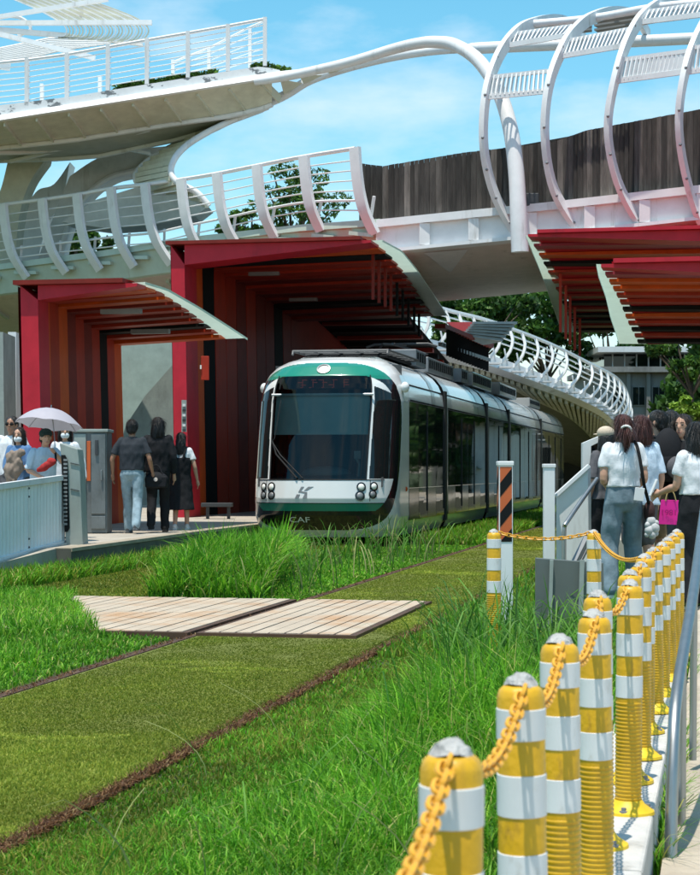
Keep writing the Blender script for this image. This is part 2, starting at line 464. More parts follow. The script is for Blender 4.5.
for x in (420, 469, 527, 585, 640, 697, 760):
    mb = MB(); a, b = bq(x, -.145, .02), bq(x+9, -.655, .02)
    mb.box(((a[0]+b[0])/2, a[1]+.02, (a[2]+b[2])/2), (.24, .16, .505)); mb.build('girder_stiffener', MT['white'], fb, smooth=0)
for x in np.linspace(-60, 350, 12):
    mb = MB(); mb.beam(bq(x, -.80, 1.0), bq(x+14, -1.13, 2.45), .10, .2); mb.build('soffit_bracket', MT['girder_grass_tint'], fb, smooth=0)
    mb = MB(); mb.beam(bq(x, -.22, .02), bq(x+22, -.30, .06), .10, .09); mb.build('edge_bracket', MT['girder_grass_tint'], fb, smooth=0)
mb = MB(); p = bq(452, -.78, .5); p2 = bq(456, -1.12, 2.3); p3 = bq(470, -.78, .6); p4 = bq(425, -.78, .5)
mb.prism([p4, p2, p3], (0, .12, 0)); mb.build('gusset', MT['white'], fb, smooth=0)
# railing fins
fins = [(-72, 217, -46, 292), (-34, 211, -8, 284), (3, 206, 27, 278), (42, 201, 66, 273), (77, 196, 100, 270), (111, 190, 134, 267), (145, 186, 171, 264),
        (181, 181, 203, 255), (217, 175, 238, 247), (257, 167, 275, 238), (304, 158, 321, 231), (355, 150, 375, 234)]
FC = [(0, 0), (.10, .3), (.24, .52), (.48, .75), (1, 1)]
def fin_pt(f, p, extra=0.):
    a = interp(p, [c[1] for c in FC], [c[0] for c in FC])
    x = f[0]+(f[2]-f[0])*a; y = f[1]+(f[3]-f[1])*p
    Yb = interp((f[0]+f[2])/2, BX, BZ)
    return P(x, y, Yb-.25+.3*max(0, p-.7)+extra)
for f in fins:
    mb = MB()
    path = pcurve([fin_pt(f, p) for p in (-.03, .15, .35, .52, .7, .85, 1.0)], 4)
    mb.sweep(path, [(-.05, -.14), (.05, -.14), (.05, .14), (-.05, .14)], up=(-.75, .62, .2))
    mb.build('railing_post', MT['white'], fb, smooth=50)
for p, r in ((-.02, .05), (.12, .017), (.24, .017), (.36, .017), (.48, .017), (.60, .03), (.72, .017)):
    mb = MB(); mb.tube(pcurve([fin_pt(f, p, .16) for f in fins], 4), r, 6)
    mb.build('handrail' if p < 0 else 'railing_wire', MT['white_clean'], fb)
for f in fins[1:]:
    mb = MB(); a = fin_pt(f, .55, .16); b = fin_pt(f, .80, .3); mb.beam((a[0]+.32, a[1], a[2]), (b[0]+.1, b[1], b[2]), .06, .06); mb.build('railing_bracket', MT['white'], fb, smooth=0)
# timber wall
mb = MB(); rr = random.Random(2); x = 359.0
TX = [358, 382, 460, 552, 587, 700, 860]; TY = [163, 166, 153, 142, 130, 109, 80]
while x < 850:
    wd = rr.uniform(3.6, 6.4); Y = interp(x, BX, BZ)+.25+(interp(x, [358, 384], [1.5, 0]) if x < 384 else 0)+rr.uniform(0, .04)
    t0, t1 = interp(x, TX, TY)+rr.uniform(-.2, .3), interp(x+wd, TX, TY)+rr.uniform(-.2, .3)
    b0, b1 = interp(x, BX, BY)-1.5, interp(x+wd, BX, BY)-1.5
    mb.tint = rr.choice([.45, .6, .8, 1.0, 1.0, 1.2, 1.5, 2.3, .7])
    mb.prism([P(x+.12, b0, Y), P(x+wd-.1, b1, Y), P(x+wd-.1, t1, Y), P(x+.12, t0, Y)], (0, .05, 0)); x += wd
mb.tint = .5
mb.prism([P(359.5, 221, 44.9), P(387, 221, 43.4), P(387, 168, 43.4), P(359.5, 165, 44.9)], (0, .06, 0))
mb.tint = .3
mb.prism([P(384, 221, 43.2), P(850, 169, 41), P(850, 85, 41), P(587, 133, 42), P(384, 170, 43.2)], (0, .06, 0))
wb = mb.build('timber_wall', MT['wood'], fb, smooth=0)
mb = MB(); mb.box(bq(532, .14, .05), (.32, .2, .3)); mb.build('floodlight', MT['dark_metal'], fb, smooth=0, bevel=.02)

# tubular canopy hoops over the bridge
hp = thing('bridge_canopy', P(600, 130, 42), 'white tunnel of curved steel hoops and louvre panels over the timber walled bridge', 'canopy')
H = [
 [(524, 240, 42.2), (513, 228, 41.9), (494, 192, 41.5), (484, 147, 41.2), (486, 96, 41.2), (498, 58, 41.6), (515, 34, 42.4), (532, 24, 43.4), (556, 20, 45), (575, 27, 46.5), (584, 40, 47.6)],
 [(590, 238, 42.0), (578, 228, 41.7), (554, 189, 41.2), (545, 137, 40.9), (549, 86, 40.9), (563, 48, 41.3), (577, 29, 42), (592, 18, 43), (614, 12, 44.6), (636, 17, 46.2), (648, 35, 47.3)],
 [(656, 238, 41.8), (642, 226, 41.4), (618, 182, 40.9), (608, 127, 40.6), (618, 69, 40.6), (635, 27, 41.2), (655, 7, 42.2), (680, -3, 44), (705, 4, 46), (716, 28, 47.2)],
 [(716, 232, 41.4), (700, 219, 41.1), (685, 171, 40.7), (679, 120, 40.4), (686, 69, 40.4), (701, 30, 41), (722, 0, 42), (750, -14, 44), (775, 0, 46.4)],
 [(790, 226, 41.0), (770, 205, 40.7), (752, 160, 40.4), (747, 110, 40.1), (757, 50, 40.2), (775, 8, 41), (800, -20, 42.4)]]
for h in H:
    mb = MB(); path = pcurve([P(*q) for q in h], 6)
    mb.sweep(path, [(-.14, -.06), (.14, -.06), (.14, .06), (-.14, .06)], up=(.88, -.40, .0))
    hoop_ = mb.build('hoop', MT['white'], hp, smooth=50)
    for q in (7, 11, 15, 19, 24, 30):
        mb = MB(); mb.ell(path[q]+Vector((-.03, -.14, 0)), (.035, .035, .035), 8, 6); mb.build('bolt', MT['grey_metal'], hoop_)
def louvre(c, Zs, n):
    mb = MB(); a, b, c2, d = [P(q[0], q[1], z) for q, z in zip(c, Zs)]
    for i in range(n+1):
        f = i/n; mb.beam(lv(a, b, f), lv(d, c2, f), .035, .09)
    mb.beam(a, b, .06, .09); mb.beam(d, c2, .06, .12); mb.build('louvre_panel', MT['white'], hp, smooth=0)
louvre([(491, 77), (548, 71), (547, 91), (487, 97)], (41.3, 41.1, 40.9, 41.2), 13)
louvre([(513, 34), (572, 26), (563, 36), (509, 45)], (42.4, 42.3, 41.8, 42), 13)
louvre([(566, 41), (629, 29), (621, 46), (561, 56)], (41.5, 41.4, 41, 41.2), 15)
louvre([(620, 60), (687, 51), (682, 72), (616, 81)], (40.7, 40.5, 40.5, 40.6), 15)
louvre([(645, 12), (712, 2), (706, 14), (640, 22)], (41.7, 41.7, 41.3, 41.4), 14)
louvre([(690, 48), (756, 40), (752, 62), (687, 72)], (40.6, 40.3, 40.3, 40.5), 14)
for pts, r in (([(470, 50, 47.5), (480, 48, 47.4), (560, 44.5, 47.2), (640, 41, 47), (720, 37, 46.8), (800, 33, 46.5)], .15), ([(528, 24, 43.4), (592, 18, 43.2), (655, 7, 42.4), (722, 0, 42.2), (800, -12, 42)], .09)):
    mb = MB(); mb.tube(pcurve([P(*q) for q in pts], 4), r, 12); mb.build('purlin_tube', MT['white'], hp)
mb = MB(); rr = random.Random(9)
for (a, b) in (((536, 22, 43.6), (592, 17, 43.4)), ((596, 17, 43.4), (655, 8, 42.6)), ((660, 7, 42.6), (722, 0, 42.4))):
    for k in range(4): mb.beam(P(a[0], a[1]+k*4.5, a[2]+k*.9), P(b[0], b[1]+k*4.3, b[2]+k*.9), .24, .05)
mb.build('roof_louvre', MT['concrete'], hp, smooth=0)

# white arch tubes springing from the tip of the upper ramp
at_ = thing('arch_tube', P(519, 250, 41.3), 'thick white steel tube arching from the upper ramp down onto the bridge', 'arch')
mb = MB()
pts = [(255, 81.5, 46.0), (278, 78, 45.8), (305, 72.5, 45.5), (350, 62, 45), (395, 48.5, 44.3), (420, 43, 43.8), (436, 42, 43.5), (455, 45, 43.1), (478, 60, 42.5), (498, 90, 42), (510, 127, 41.6), (516, 170, 41.4), (518.5, 215, 41.3), (520, 252, 41.3)]
pp = pcurve([P(*q) for q in pts], 6); mb.tube(pp, [lerp(.10, .20, i/(len(pp)-1)) for i in range(len(pp))], 16)
mb.build('main_tube', MT['white'], at_)
mb = MB(); pp = pcurve([P(*q) for q in [(258, 107, 47.3), (285, 95, 47.1), (310, 80, 47), (345, 68, 46.8), (385, 58, 46.6), (420, 52, 46.4), (450, 49, 46.4), (474, 48.5, 47)]], 6)
mb.tube(pp, .12, 12); mb.build('lower_tube', MT['white'], at_)
for (a, b, c) in (((325, 69.5, 45.4), (347, 67, 46.4), (330, 73.5, 46.9)), ((299, 75, 45.6), (322, 75, 46.5), (304, 84, 47)), ((280, 79, 45.8), (302, 83, 46.5), (284, 95, 47.1))):
    mb = MB(); mb.prism([P(*a), P(*b), P(*c)], (0, .06, .0)); mb.build('web_plate', MT['soffit'], at_, smooth=0)

# upper ramp
ur = thing('upper_ramp', (-8, 50, 0), 'white elevated ramp with wire railing and peeling parapet at the top left', 'ramp')
ux = list(np.linspace(-150, 300, 40))
def uy(x, a): return interp(x, a[0], a[1])
FL = ([-150, 0, 140, 280, 300], [142, 120, 98, 76, 74]); PR = ([-150, 0, 67, 148, 228, 262, 280, 300], [124, 105, 97, 84, 71, 66, 70, 73])
IN = ([-150, 0, 75, 150, 230, 265, 285, 300], [160, 147, 139, 127, 115, 107, 98, 84]); LO = ([-150, 0, 60, 100, 180, 230, 265, 300], [166, 160, 158, 155, 138, 121, 108, 85])
def urow(x): return [P(x, uy(x, FL)-5, 52), P(x, uy(x, FL)-5, 46.1), P(x, uy(x, FL), 45.9), P(x, uy(x, FL)+2, 46.0)]
mb = MB(); mb.grid([urow(x) for x in ux]); mb.build('edge_flange', MT['white_clean'], ur)
mb = MB(); mb.grid([[P(x, uy(x, FL)-4, 46.22), P(x, uy(x, PR), 46.22), P(x, uy(x, PR), 46.5)] for x in np.linspace(-150, 280, 40)]); mb.build('parapet', MT['peeling'], ur, smooth=30)
ux2 = list(np.linspace(-150, 272, 40))
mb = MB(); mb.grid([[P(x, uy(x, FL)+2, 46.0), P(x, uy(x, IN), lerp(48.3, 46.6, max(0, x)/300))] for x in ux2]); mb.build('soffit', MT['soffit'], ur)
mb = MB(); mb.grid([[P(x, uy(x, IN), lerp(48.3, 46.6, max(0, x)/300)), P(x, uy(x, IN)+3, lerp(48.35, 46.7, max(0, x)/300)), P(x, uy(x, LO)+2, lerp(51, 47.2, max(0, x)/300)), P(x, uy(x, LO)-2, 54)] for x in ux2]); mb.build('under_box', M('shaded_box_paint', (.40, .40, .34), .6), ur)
for nm_, cv_, y0_, y1_, r_0 in (('inner_flange', IN, 48.2, 46.6, .075), ('lower_flange', LO, 50.6, 47.1, .075)):
    mb = MB(); mb.tube([P(x, uy(x, cv_)+.5, lerp(y0_, y1_, max(0, x)/300)) for x in ux2], r_0, 6); mb.build(nm_, MT['white'], ur)
for (a_, m_, b_) in (((-40, 152, 48), (50, 150, 49), (150, 129, 47.6)), ((10, 161, 49.8), (75, 146, 49), (150, 129, 47.6)), ((75, 146, 49), (110, 146, 49.2), (150, 153, 49.6))):
    mb = MB(); mb.tube(pcurve([P(*a_), P(*m_), P(*b_)], 6), .07, 6); mb.build('arched_rib', MT['white'], ur)
for x in np.linspace(-60, 262, 11):
    mb = MB(); mb.beam(P(x, uy(x, FL)+3, 46.1), P(x+18, uy(x+18, IN)-1, lerp(48.2, 46.6, max(0, x)/300)), .05, .22); mb.build('soffit_rib', MT['soffit'], ur, smooth=0)
up = [(-54, 68, 115), (-13, 64, 110), (27, 60, 106), (67, 54.5, 98), (108, 47, 91), (147, 40, 84.5), (188, 33, 78), (228, 26, 71.5), (265, 19, 66)]
for x, a, b in up:
    mb = MB(); mb.beam(P(x, b, 46.3), P(x, a-1.5, 46.3), .10, .16, up=(0, 1, 0))
    mb.build('railing_post', MT['white'], ur, smooth=0)
for k in range(8):
    mb = MB(); mb.tube([P(x, lerp(a, b, k/8.), 46.3) for x, a, b in up], .045 if k == 0 else .014, 6)
    mb.build('handrail' if k == 0 else 'railing_wire', MT['white_clean'], ur)
for x, a, b in [(42, 84, 108), (100, 76, 98), (173, 60, 84), (209, 48, 80), (250, 27, 70)]:
    mb = MB(); mb.beam(P(x, b, 50.5), P(x, a, 50.5), .09, .16, up=(0, 1, 0)); mb.build('railing_post', MT['white'], ur, smooth=0)
for k in range(5):
    mb = MB(); mb.tube([P(x, lerp(a, b, k/5.), 50.5) for x, a, b in [(173, 62, 84), (209, 48, 80), (250, 27, 70), (265, 21, 67)]], .03 if k == 0 else .012, 6)
    mb.build('railing_wire', MT['white_clean'], ur)
# curling lower flight with rungs
sw = thing('curled_stair', P(185, 225, 48), 'curled white stair flight with rungs hanging under the upper ramp', 'stair')
LP = pcurve([P(*q) for q in [(262, 104, 48.6), (228, 117, 49), (208, 127, 49), (188, 138, 49), (160, 153, 49), (141, 167, 48.7), (136, 180, 48.3), (150, 191, 48), (180, 193, 47.7), (207, 205, 47)]], 5)
RP = pcurve([P(*q) for q in [(268, 106.5, 47.1), (234, 119.5, 47.2), (218, 127, 47.15), (206, 133, 47.1), (187, 145, 46.9), (175, 158, 46.5), (171, 172, 46.4), (178, 183, 46.3), (196, 192, 46.3), (209, 206, 46.3)]], 5)
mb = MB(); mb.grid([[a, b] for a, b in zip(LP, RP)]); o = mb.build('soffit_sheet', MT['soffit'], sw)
for pth in (LP, RP):
    mb = MB(); mb.tube(pth, .085, 8); mb.build('stringer', MT['white'], sw, smooth=50)
for i in range(14, len(LP)-1, 2):
    mb = MB(); mb.beam(LP[i].lerp(RP[i], .04)+Vector((0, -.20, -.05)), RP[i].lerp(LP[i], .04)+Vector((0, -.10, -.05)), .08, .12); mb.build('rung', MT['soffit'], sw, smooth=0)
mb = MB(); mb.prism([P(x, y, 49.5) for x, y in [(62, 222), (95, 200), (137, 187), (180, 194), (208, 206), (195, 216), (150, 225), (105, 228)]], (0, 2.0, .1)); mb.build('landing', M('dim_grey_steel', (.62, .62, .58), .6), sw, smooth=0)
# curved pylons behind
def pylon(pts, Y, dep, m, label, name='bridge_pylon'):
    if isinstance(pts[0], list): pts = [(p.x, p.y) for seg in pts for p in pcurve([(x, y, 0) for x, y in seg], 5)]
    mb = MB(); q = [P(x, y, Y) for x, y in pts]
    mb.prism(q, (0, dep, 0)); o = mb.build(name, m, smooth=30); return tag(o, label, 'pylon')
pyl = MT['white']
mb = MB(); mb.tube(pcurve([P(*q) for q in [(152, 154, 51.9), (138, 170, 51.9), (112, 177, 51.9), (88, 195, 51.9), (68, 228, 51.9), (60, 264, 51.9)]], 6), .10, 8); tag(mb.build('curved_beam', MT['white']), 'white curved rim along the grey pylon plate under the upper ramp', 'beam')
pylon([[(70, 176), (98, 158), (130, 150), (168, 146)], [(150, 156), (138, 170), (112, 177), (88, 195), (68, 228), (60, 264)], [(36, 264), (54, 215), (69, 178)]], 52, 1.2, M('grey_white_steel', (.62, .63, .62), .5, dirt=streak), 'grey curved pylon plate sweeping up to the upper ramp')
pylon([[(8, 158), (46, 156)], [(45, 160), (30, 182), (20, 212), (14, 264)], [(-20, 264), (-8, 215), (2, 185), (8, 160)]], 51, 1.0, MT['soffit'], 'cream ribbed pylon leaning at the left edge')
pylon([[(26, 206), (38, 190), (54, 184), (70, 162)], [(69, 166), (62, 200), (46, 228), (36, 268)], [(16, 268), (20, 236), (26, 208)]], 53.5, 1.0, pyl, 'white curved pylon fin between the two pylons')
pylon([(-40, 332), (3, 332), (4, 420), (6, 530), (-40, 530)], 41, 1.5, MT['pillar'], 'grey green bridge pier at the left edge', 'bridge_pier')
pylon([(8, 332), (16, 332), (17, 530), (9, 530)], 43, .8, MT['white'], 'slim pale pier beside the grey green pier', 'bridge_pier')
pylon([(112, 540), (116, 460), (126, 425), (145, 396), (175, 362), (240, 330), (262, 340), (240, 400), (200, 540)], 58, 1.5, MT['pillar'], 'grey green curved pier seen through the gap between shelters', 'bridge_pier')
pylon([(90, 540), (90, 335), (210, 335), (210, 540)], 63, 1, M('pale_wall_paint', (.40, .48, .43), .6, dirt=streak), 'pale wall seen through the shelter opening', 'background_wall')
mb = MB(); mb.box((-14.2, 70, 7), (20, .4, 9)); 

# slatted roof disc at the top left
lr = thing('slatted_roof', P(60, 40, 52), 'curved roof of thin white slats over the upper ramp', 'roof')
for k in range(26):
    f = k/25.; xk = lerp(62, 144, f)
    yk = 22.5
    path = [(xk-78+8*f, yk-34+3*f), (xk-50, yk-24+3*f), (xk-26, yk-14+2*f), (xk-9, yk-5), (xk+1, yk+1.5), (xk+4.5, yk+7), (xk+3.5, yk+12), (xk-1, yk+lerp(14.5, 17, f)), (xk-7, yk+lerp(15, 20, f))]
    mb = MB(); mb.sweep(pcurve([P(x, y, 52+i*.0) for i, (x, y) in enumerate(path)], 3), [(-.018, -.022), (.018, -.022), (.018, .022), (-.018, .022)], up=(0, 1, 0))
    mb.build('slat', MT['soffit'] if k % 3 else MT['white'], lr, smooth=50)
for a, b, Y, hh in (((-20, 23), (152, 22.5), 51.9, .13), ((-20, 20), (108, -1), 51.6, .12), ((-20, 28), (70, 36), 52.3, .14), ((60, 34.5), (143, 45), 52.4, .07), ((-20, 29), (95, 58), 51.2, .13), ((-10, 64), (10, 67), 51.5, .2)):
    mb = MB(); mb.beam(P(a[0], a[1], Y), P(b[0], b[1], Y), .12, hh); mb.build('roof_beam', MT['white'], lr, smooth=0)
for k in range(11):
    mb = MB(); mb.tube([P(-10, 62-k*1.2, 54), P(30+k*2, 58-k*2.0, 54), P(62+k*7, 50-k*.9, 54)], .028, 5); mb.build('slat', MT['white'], lr)
mb = MB(); mb.tube(pcurve([P(0, 16, 53), P(18, 17, 53), P(28, 23, 53), P(30, 30, 53), P(18, 36, 53)], 4), .05, 6); mb.build('roof_hook', MT['white'], lr)

# ---- far curved ramp behind the tram
fr = thing('far_ramp', P(560, 480, 68), 'far white spiral ramp with curved fin railing behind the tram', 'ramp')
RT = [(400, 298, 56), (436, 307, 57.5), (458, 313, 58.5), (479, 318, 59.5), (497, 323.5, 60.5), (515, 330, 61.5), (535, 337.5, 62.8), (557, 347, 64.3), (578, 357.5, 66), (595, 366, 67.6), (606, 371.5, 69), (615, 377, 70.4), (622, 384, 72), (627, 393, 74), (629.5, 404, 76), (629.5, 416, 78)]
DK = [(395, 341, 56), (430, 347, 57.4), (450, 352, 58.4), (471, 357, 59.4), (489, 362, 60.4), (507, 368, 61.4), (526, 375, 62.7), (548, 383, 64.2), (568, 391, 65.8), (585, 399, 67.4), (597, 405, 68.9), (606, 411, 70.3), (613, 418, 71.9), (618, 425, 73.9), (621, 432, 76), (622, 440, 78)]
UN = [(410, 350, 61), (440, 356, 62), (455, 360, 63), (480, 366, 64), (496, 376, 65), (512, 386, 66), (530, 396, 67.3), (550, 405, 68.8), (567, 414, 70.3), (580, 424, 71.8), (590, 434, 73.2), (598, 444, 74.5), (604, 454, 76), (608, 462, 77.5), (611, 468, 79), (613, 474, 80)]
rt = pcurve([P(*q) for q in RT], 3); dk = pcurve([P(*q) for q in DK], 3); un = pcurve([P(*q) for q in UN], 3)
mb = MB(); mb.tube(rt, .07, 6); mb.build('handrail', MT['white_clean'], fr)
for k in (.16, .30, .44):
    mb = MB(); mb.tube([Vector(lv(a, b, k)) for a, b in zip(rt, dk)], .03, 5); mb.build('railing_wire', MT['white_clean'], fr)
mb = MB(); mb.grid([[Vector(b)+Vector((0, 3, .25)), Vector(b)+Vector((0, 0, .25)), Vector(b)+Vector((0, -.1, -.12)), Vector(b)+Vector((0, .5, -.3))] for b in dk]); mb.build('deck_edge', MT['white'], fr)
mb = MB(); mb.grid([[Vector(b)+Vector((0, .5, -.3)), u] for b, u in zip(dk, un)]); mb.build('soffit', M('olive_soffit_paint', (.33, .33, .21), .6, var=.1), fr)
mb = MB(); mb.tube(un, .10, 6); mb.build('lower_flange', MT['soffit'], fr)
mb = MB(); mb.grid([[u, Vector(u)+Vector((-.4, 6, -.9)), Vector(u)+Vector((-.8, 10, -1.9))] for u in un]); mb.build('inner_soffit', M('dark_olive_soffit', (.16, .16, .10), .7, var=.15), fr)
for i in range(0, len(rt)-1, 2):
    a, b = rt[i], dk[i]
    dx = (b-a)
    pth = pcurve([a, a+dx*.3+Vector((.20, -.10, 0))*1.0, a+dx*.62+Vector((.20, -.12, 0)), b+Vector((0, 0, .1))], 3)
    mb = MB(); mb.sweep(pth, [(-.04, -.045), (.04, -.045), (.04, .045), (-.04, .045)], up=(1, -.4, 0)); mb.build('railing_post', MT['white_clean'], fr, smooth=50)
    c = lv(a, b, .55); d2 = lv(rt[min(i+1, len(rt)-1)], dk[min(i+1, len(rt)-1)], .93)
    mb = MB(); mb.beam(c, d2, .045, .045); mb.build('railing_brace', MT['white_clean'], fr, smooth=0)
    mb = MB(); q = b+Vector((.1, -.5, -.08)); mb.box(q, (.42, .6, .05)); mb.build('edge_plate', MT['white'], fr, smooth=0)
for i in range(6, len(dk)-1):
    mb = MB(); mb.beam(Vector(dk[i])+Vector((0, .6, -.36)), un[min(i+1, len(un)-1)]+Vector((0, -.2, -.02)), .10, .16); mb.build('soffit_rib', MT['soffit'], fr, smooth=0)
mb = MB(); mb.prism([P(x, y, 80) for x, y in [(540, 410), (600, 425), (620, 440), (625, 500), (540, 500)]], (0, .6, 0)); tag(mb.build('dark_infill', M('dark_olive_fill', (.05, .055, .045), .9), smooth=0), 'dark abutment under the far spiral ramp', 'infill')  # added dark sheet filling the dark region below the ramp

# ================================================================== SHELTERS
def shelter(name, tip, wall_t0, wall_t1, label, side=-1, n=11, lead=.3, cyc=None, deep=.24, strip_w=(.18, .42), base=.35, fins_=None):
    """nested L-shaped frames: tip = list of (px, py, Y) of the free roof edge, near to far"""
    pts = [P(*q) for q in tip]
    s_ = [st_of(q[0], q[2])[0] for q in tip]; t_ = [st_of(q[0], q[2])[1] for q in tip]; h_ = [p[2] for p in pts]
    s0, s1 = s_[0], s_[-1]
    root = thing(name, ST(s0, wall_t0, base), label, 'tram shelter', 'folded red tram shelters')
    step = (s1-s0)/n
    cyc = cyc or ['orange', 'maroon', 'black', 'red', 'red', 'maroon', 'maroon', 'black', 'red', 'black', 'maroon']
    for i in range(n):
        s = s0+i*step; f = i/(n-1)
        t = float(np.interp(s, s_, t_)); h = float(np.interp(s, s_, h_)); wt = lerp(wall_t0, wall_t1, f)
        lean = -.10*side*-1 if False else .10*side
        m = MT['pink'] if i == 0 else MT[cyc[(i-1) % len(cyc)]]
        a, b = s+.0, s+step*.94
        pw = .30 if i == 0 else .16
        mb = MB(); inn = wt-side*pw
        d = deep if i == 0 else .15
        tt = t
        # post
        lo, hi = sorted((wt, inn))
        mb.hexa([ST(a, lo, base-.3), ST(a, hi, base-.3), ST(b, hi, base-.3), ST(b, lo, base-.3), ST(a, lo+lean, h), ST(a, hi+lean, h-d), ST(b, hi+lean, h-d), ST(b, lo+lean, h)] if side < 0 else
                [ST(a, lo, base-.3), ST(a, hi, base-.3), ST(b, hi, base-.3), ST(b, lo, base-.3), ST(a, lo+lean, h-d), ST(a, hi+lean, h), ST(b, hi+lean, h), ST(b, lo+lean, h-d)])
        # beam, deeper at the wall, thinning to the tip
        x0 = inn+lean
        q = [ST(a, x0, h-d*1.0), ST(a, tt, h-.05), ST(b, tt, h-.05), ST(b, x0, h-d*1.0), ST(a, x0, h), ST(a, tt, h), ST(b, tt, h), ST(b, x0, h)]
        if side > 0: q = [q[1], q[0], q[3], q[2], q[5], q[4], q[7], q[6]]
        mb.hexa(q)
        mb.build('portal_frame', m, root, smooth=0)
        if i == 0:
            mb = MB(); e0, e1 = sorted((wt+lean+side*.08, tt+side*.2))
            mb.stbox(a-.12, b, e0, e1, h+.004, h+.075); mb.build('roof_capping', MT['maroon'] if side < 0 else MT['pink'], root, smooth=0)
    # wall and roof skins
    rows_w = []; rows_r = []; rows_o = []; rows_s = []
    for f in np.linspace(0.02, 1, 24):
        s = lerp(s0, s1, f); t = float(np.interp(s, s_, t_)); h = float(np.interp(s, s_, h_)); wt = lerp(wall_t0, wall_t1, f)
        rows_w.append([ST(s, wt+side*.02, base), ST(s, wt+side*.12, h)])
        rows_r.append([ST(s, wt+side*.10, h+.012), ST(s, t+side*.15, h+.012)])
        e0 = float(np.interp(f, [0, .15, 1], [strip_w[0]*.5, strip_w[0], strip_w[1]]))
        rows_s.append([ST(s, t+side*.12, h+.02), ST(s, t-side*e0, h+.03), ST(s, t-side*e0, h-.01)])
    mb = MB(); mb.grid(rows_w); 
    mb.grid([[r[0], r[1]] for r in [[Vector(a)+Vector(ST(0, side*.06)) for a in rr] for rr in rows_w]]); mb.build('wall_panel', MT['maroon'], root, smooth=0)
    mb = MB(); mb.grid(rows_r); mb.grid([[Vector(a)+Vector((0, 0, .05)) for a in rr] for rr in rows_r]); mb.build('roof_panel', MT['red'] if side < 0 else MT['pink'], root, smooth=0)
    mb = MB(); mb.grid(rows_s); mb.build('roof_edge_panel', MT['strip'], root, smooth=30)
    # narrow upright slats lining the wall
    k = 0; r = random.Random(4)
    for s in np.arange(s0+.35, s1-.1, .21):
        f = (s-s0)/(s1-s0); h = float(np.interp(s, s_, h_)); wt = lerp(wall_t0, wall_t1, f)
        m = MT[r.choice(['red', 'maroon', 'maroon', 'red', 'orange', 'maroon'])]
        if k < 40:
            mb = MB(); lo, hi = sorted((wt-side*.02, wt-side*r.choice([.05, .07, .10])))
            mb.hexa([ST(s, lo, base), ST(s, hi, base), ST(s+.10, hi, base), ST(s+.10, lo, base), ST(s, lo+.1*side, h-.1), ST(s, hi+.1*side, h-.1), ST(s+.10, hi+.1*side, h-.1), ST(s+.10, lo+.1*side, h-.1)])
            mb.build('wall_slat', m, root, smooth=0)
        k += 1
    for f_ in (.25, .6):
        s = lerp(s0, s1, f_); h = float(np.interp(s, s_, h_)); wt = lerp(wall_t0, wall_t1, f_)
        mb = MB(); mb.stbox(s, s+.12, wt-side*1.2-.35, wt-side*1.2+.35, h-.30, h-.22); mb.build('ceiling_lamp', MT['grey_metal'], root, smooth=0)
    mb = MB(); 0 and mb.tube([ST(s0+.5, wall_t0-side*.14, base+.1), ST(s0+.5, wall_t0-side*.13, h_[0]-.5), ST(s1-.3, wall_t1-side*.13, h_[-1]-.4)], .022, 6); 0
    if fins_:
        for (f, drop, m) in fins_:
            s = lerp(s0, s1, f); t = float(np.interp(s, s_, t_)); h = float(np.interp(s, s_, h_))
            mb = MB(); mb.stbox(s, s+.06, t+side*.26-.03, t+side*.26+.03, h-drop, h-.04); mb.build('hanging_slat', MT[m], root, smooth=0)
    return root, s0, s1
tip1 = [(137, 283, 29), (157, 291, 30), (183, 308, 31.5), (206, 325, 33), (226, 340, 34.3)]
sh1, a1, b1 = shelter('tram_shelter', tip1, -10.98, -11.25, 'crimson folded shelter beside the queue and the umbrella, nearest on the left platform', cyc=['orange', 'red', 'orange', 'maroon', 'red', 'maroon', 'red', 'black', 'red', 'orange'], n=11)
tip2 = [(371, 240, 37.5), (387, 254, 39.6), (401, 271, 42), (415, 291, 44.8), (425, 306, 46.8), (432, 317, 48.6)]
hang = [(f, .6+.5*(1-f), 'maroon' if f < .5 else 'black') for f in (.16, .24, .33, .42, .52, .62, .72, .82, .92)]
sh2, a2, b2 = shelter('tram_shelter', tip2, -11.25, -11.25, 'tall crimson folded shelter whose dark roof covers the tram', n=12, cyc=['orange', 'black', 'red', 'red', 'maroon', 'red', 'maroon', 'maroon', 'black', 'maroon', 'maroon'], deep=.42, strip_w=(.36, .42), fins_=hang)
tip3 = [(528, 234, 37.5), (537, 249, 38.8), (546, 266, 40.4), (555, 285, 42.2), (563, 303, 44.3), (570, 318, 46.4), (577, 333, 49)]
hang3 = [(f, .8+.8*(1-f), 'red') for f in (.30, .40, .50, .62, .76)]
sh3, a3, b3 = shelter('tram_shelter', tip3, 3.4, 3.4, 'tall red shelter on the right platform with its plum front edge high over the queue', side=1, n=14, cyc=['magenta', 'orange', 'black', 'red', 'red', 'maroon', 'maroon', 'black', 'maroon', 'black', 'black', 'maroon', 'black'], deep=.42, strip_w=(.14, .40), fins_=hang3)
tip4 = [(601, 264, 29), (610, 280, 30.2), (619, 297, 31.6), (627, 318, 33.2), (634, 332, 34.4), (640, 345, 35.6)]
sh4, a4, b4 = shelter('tram_shelter', tip4, 2.6, 2.9, 'lower red and orange shelter roof on the right, in front of the taller red one', side=1, n=12, cyc=['magenta', 'orange', 'orange', 'red', 'red', 'black', 'orange', 'red', 'black', 'red', 'black'], strip_w=(.16, .40), deep=.36)
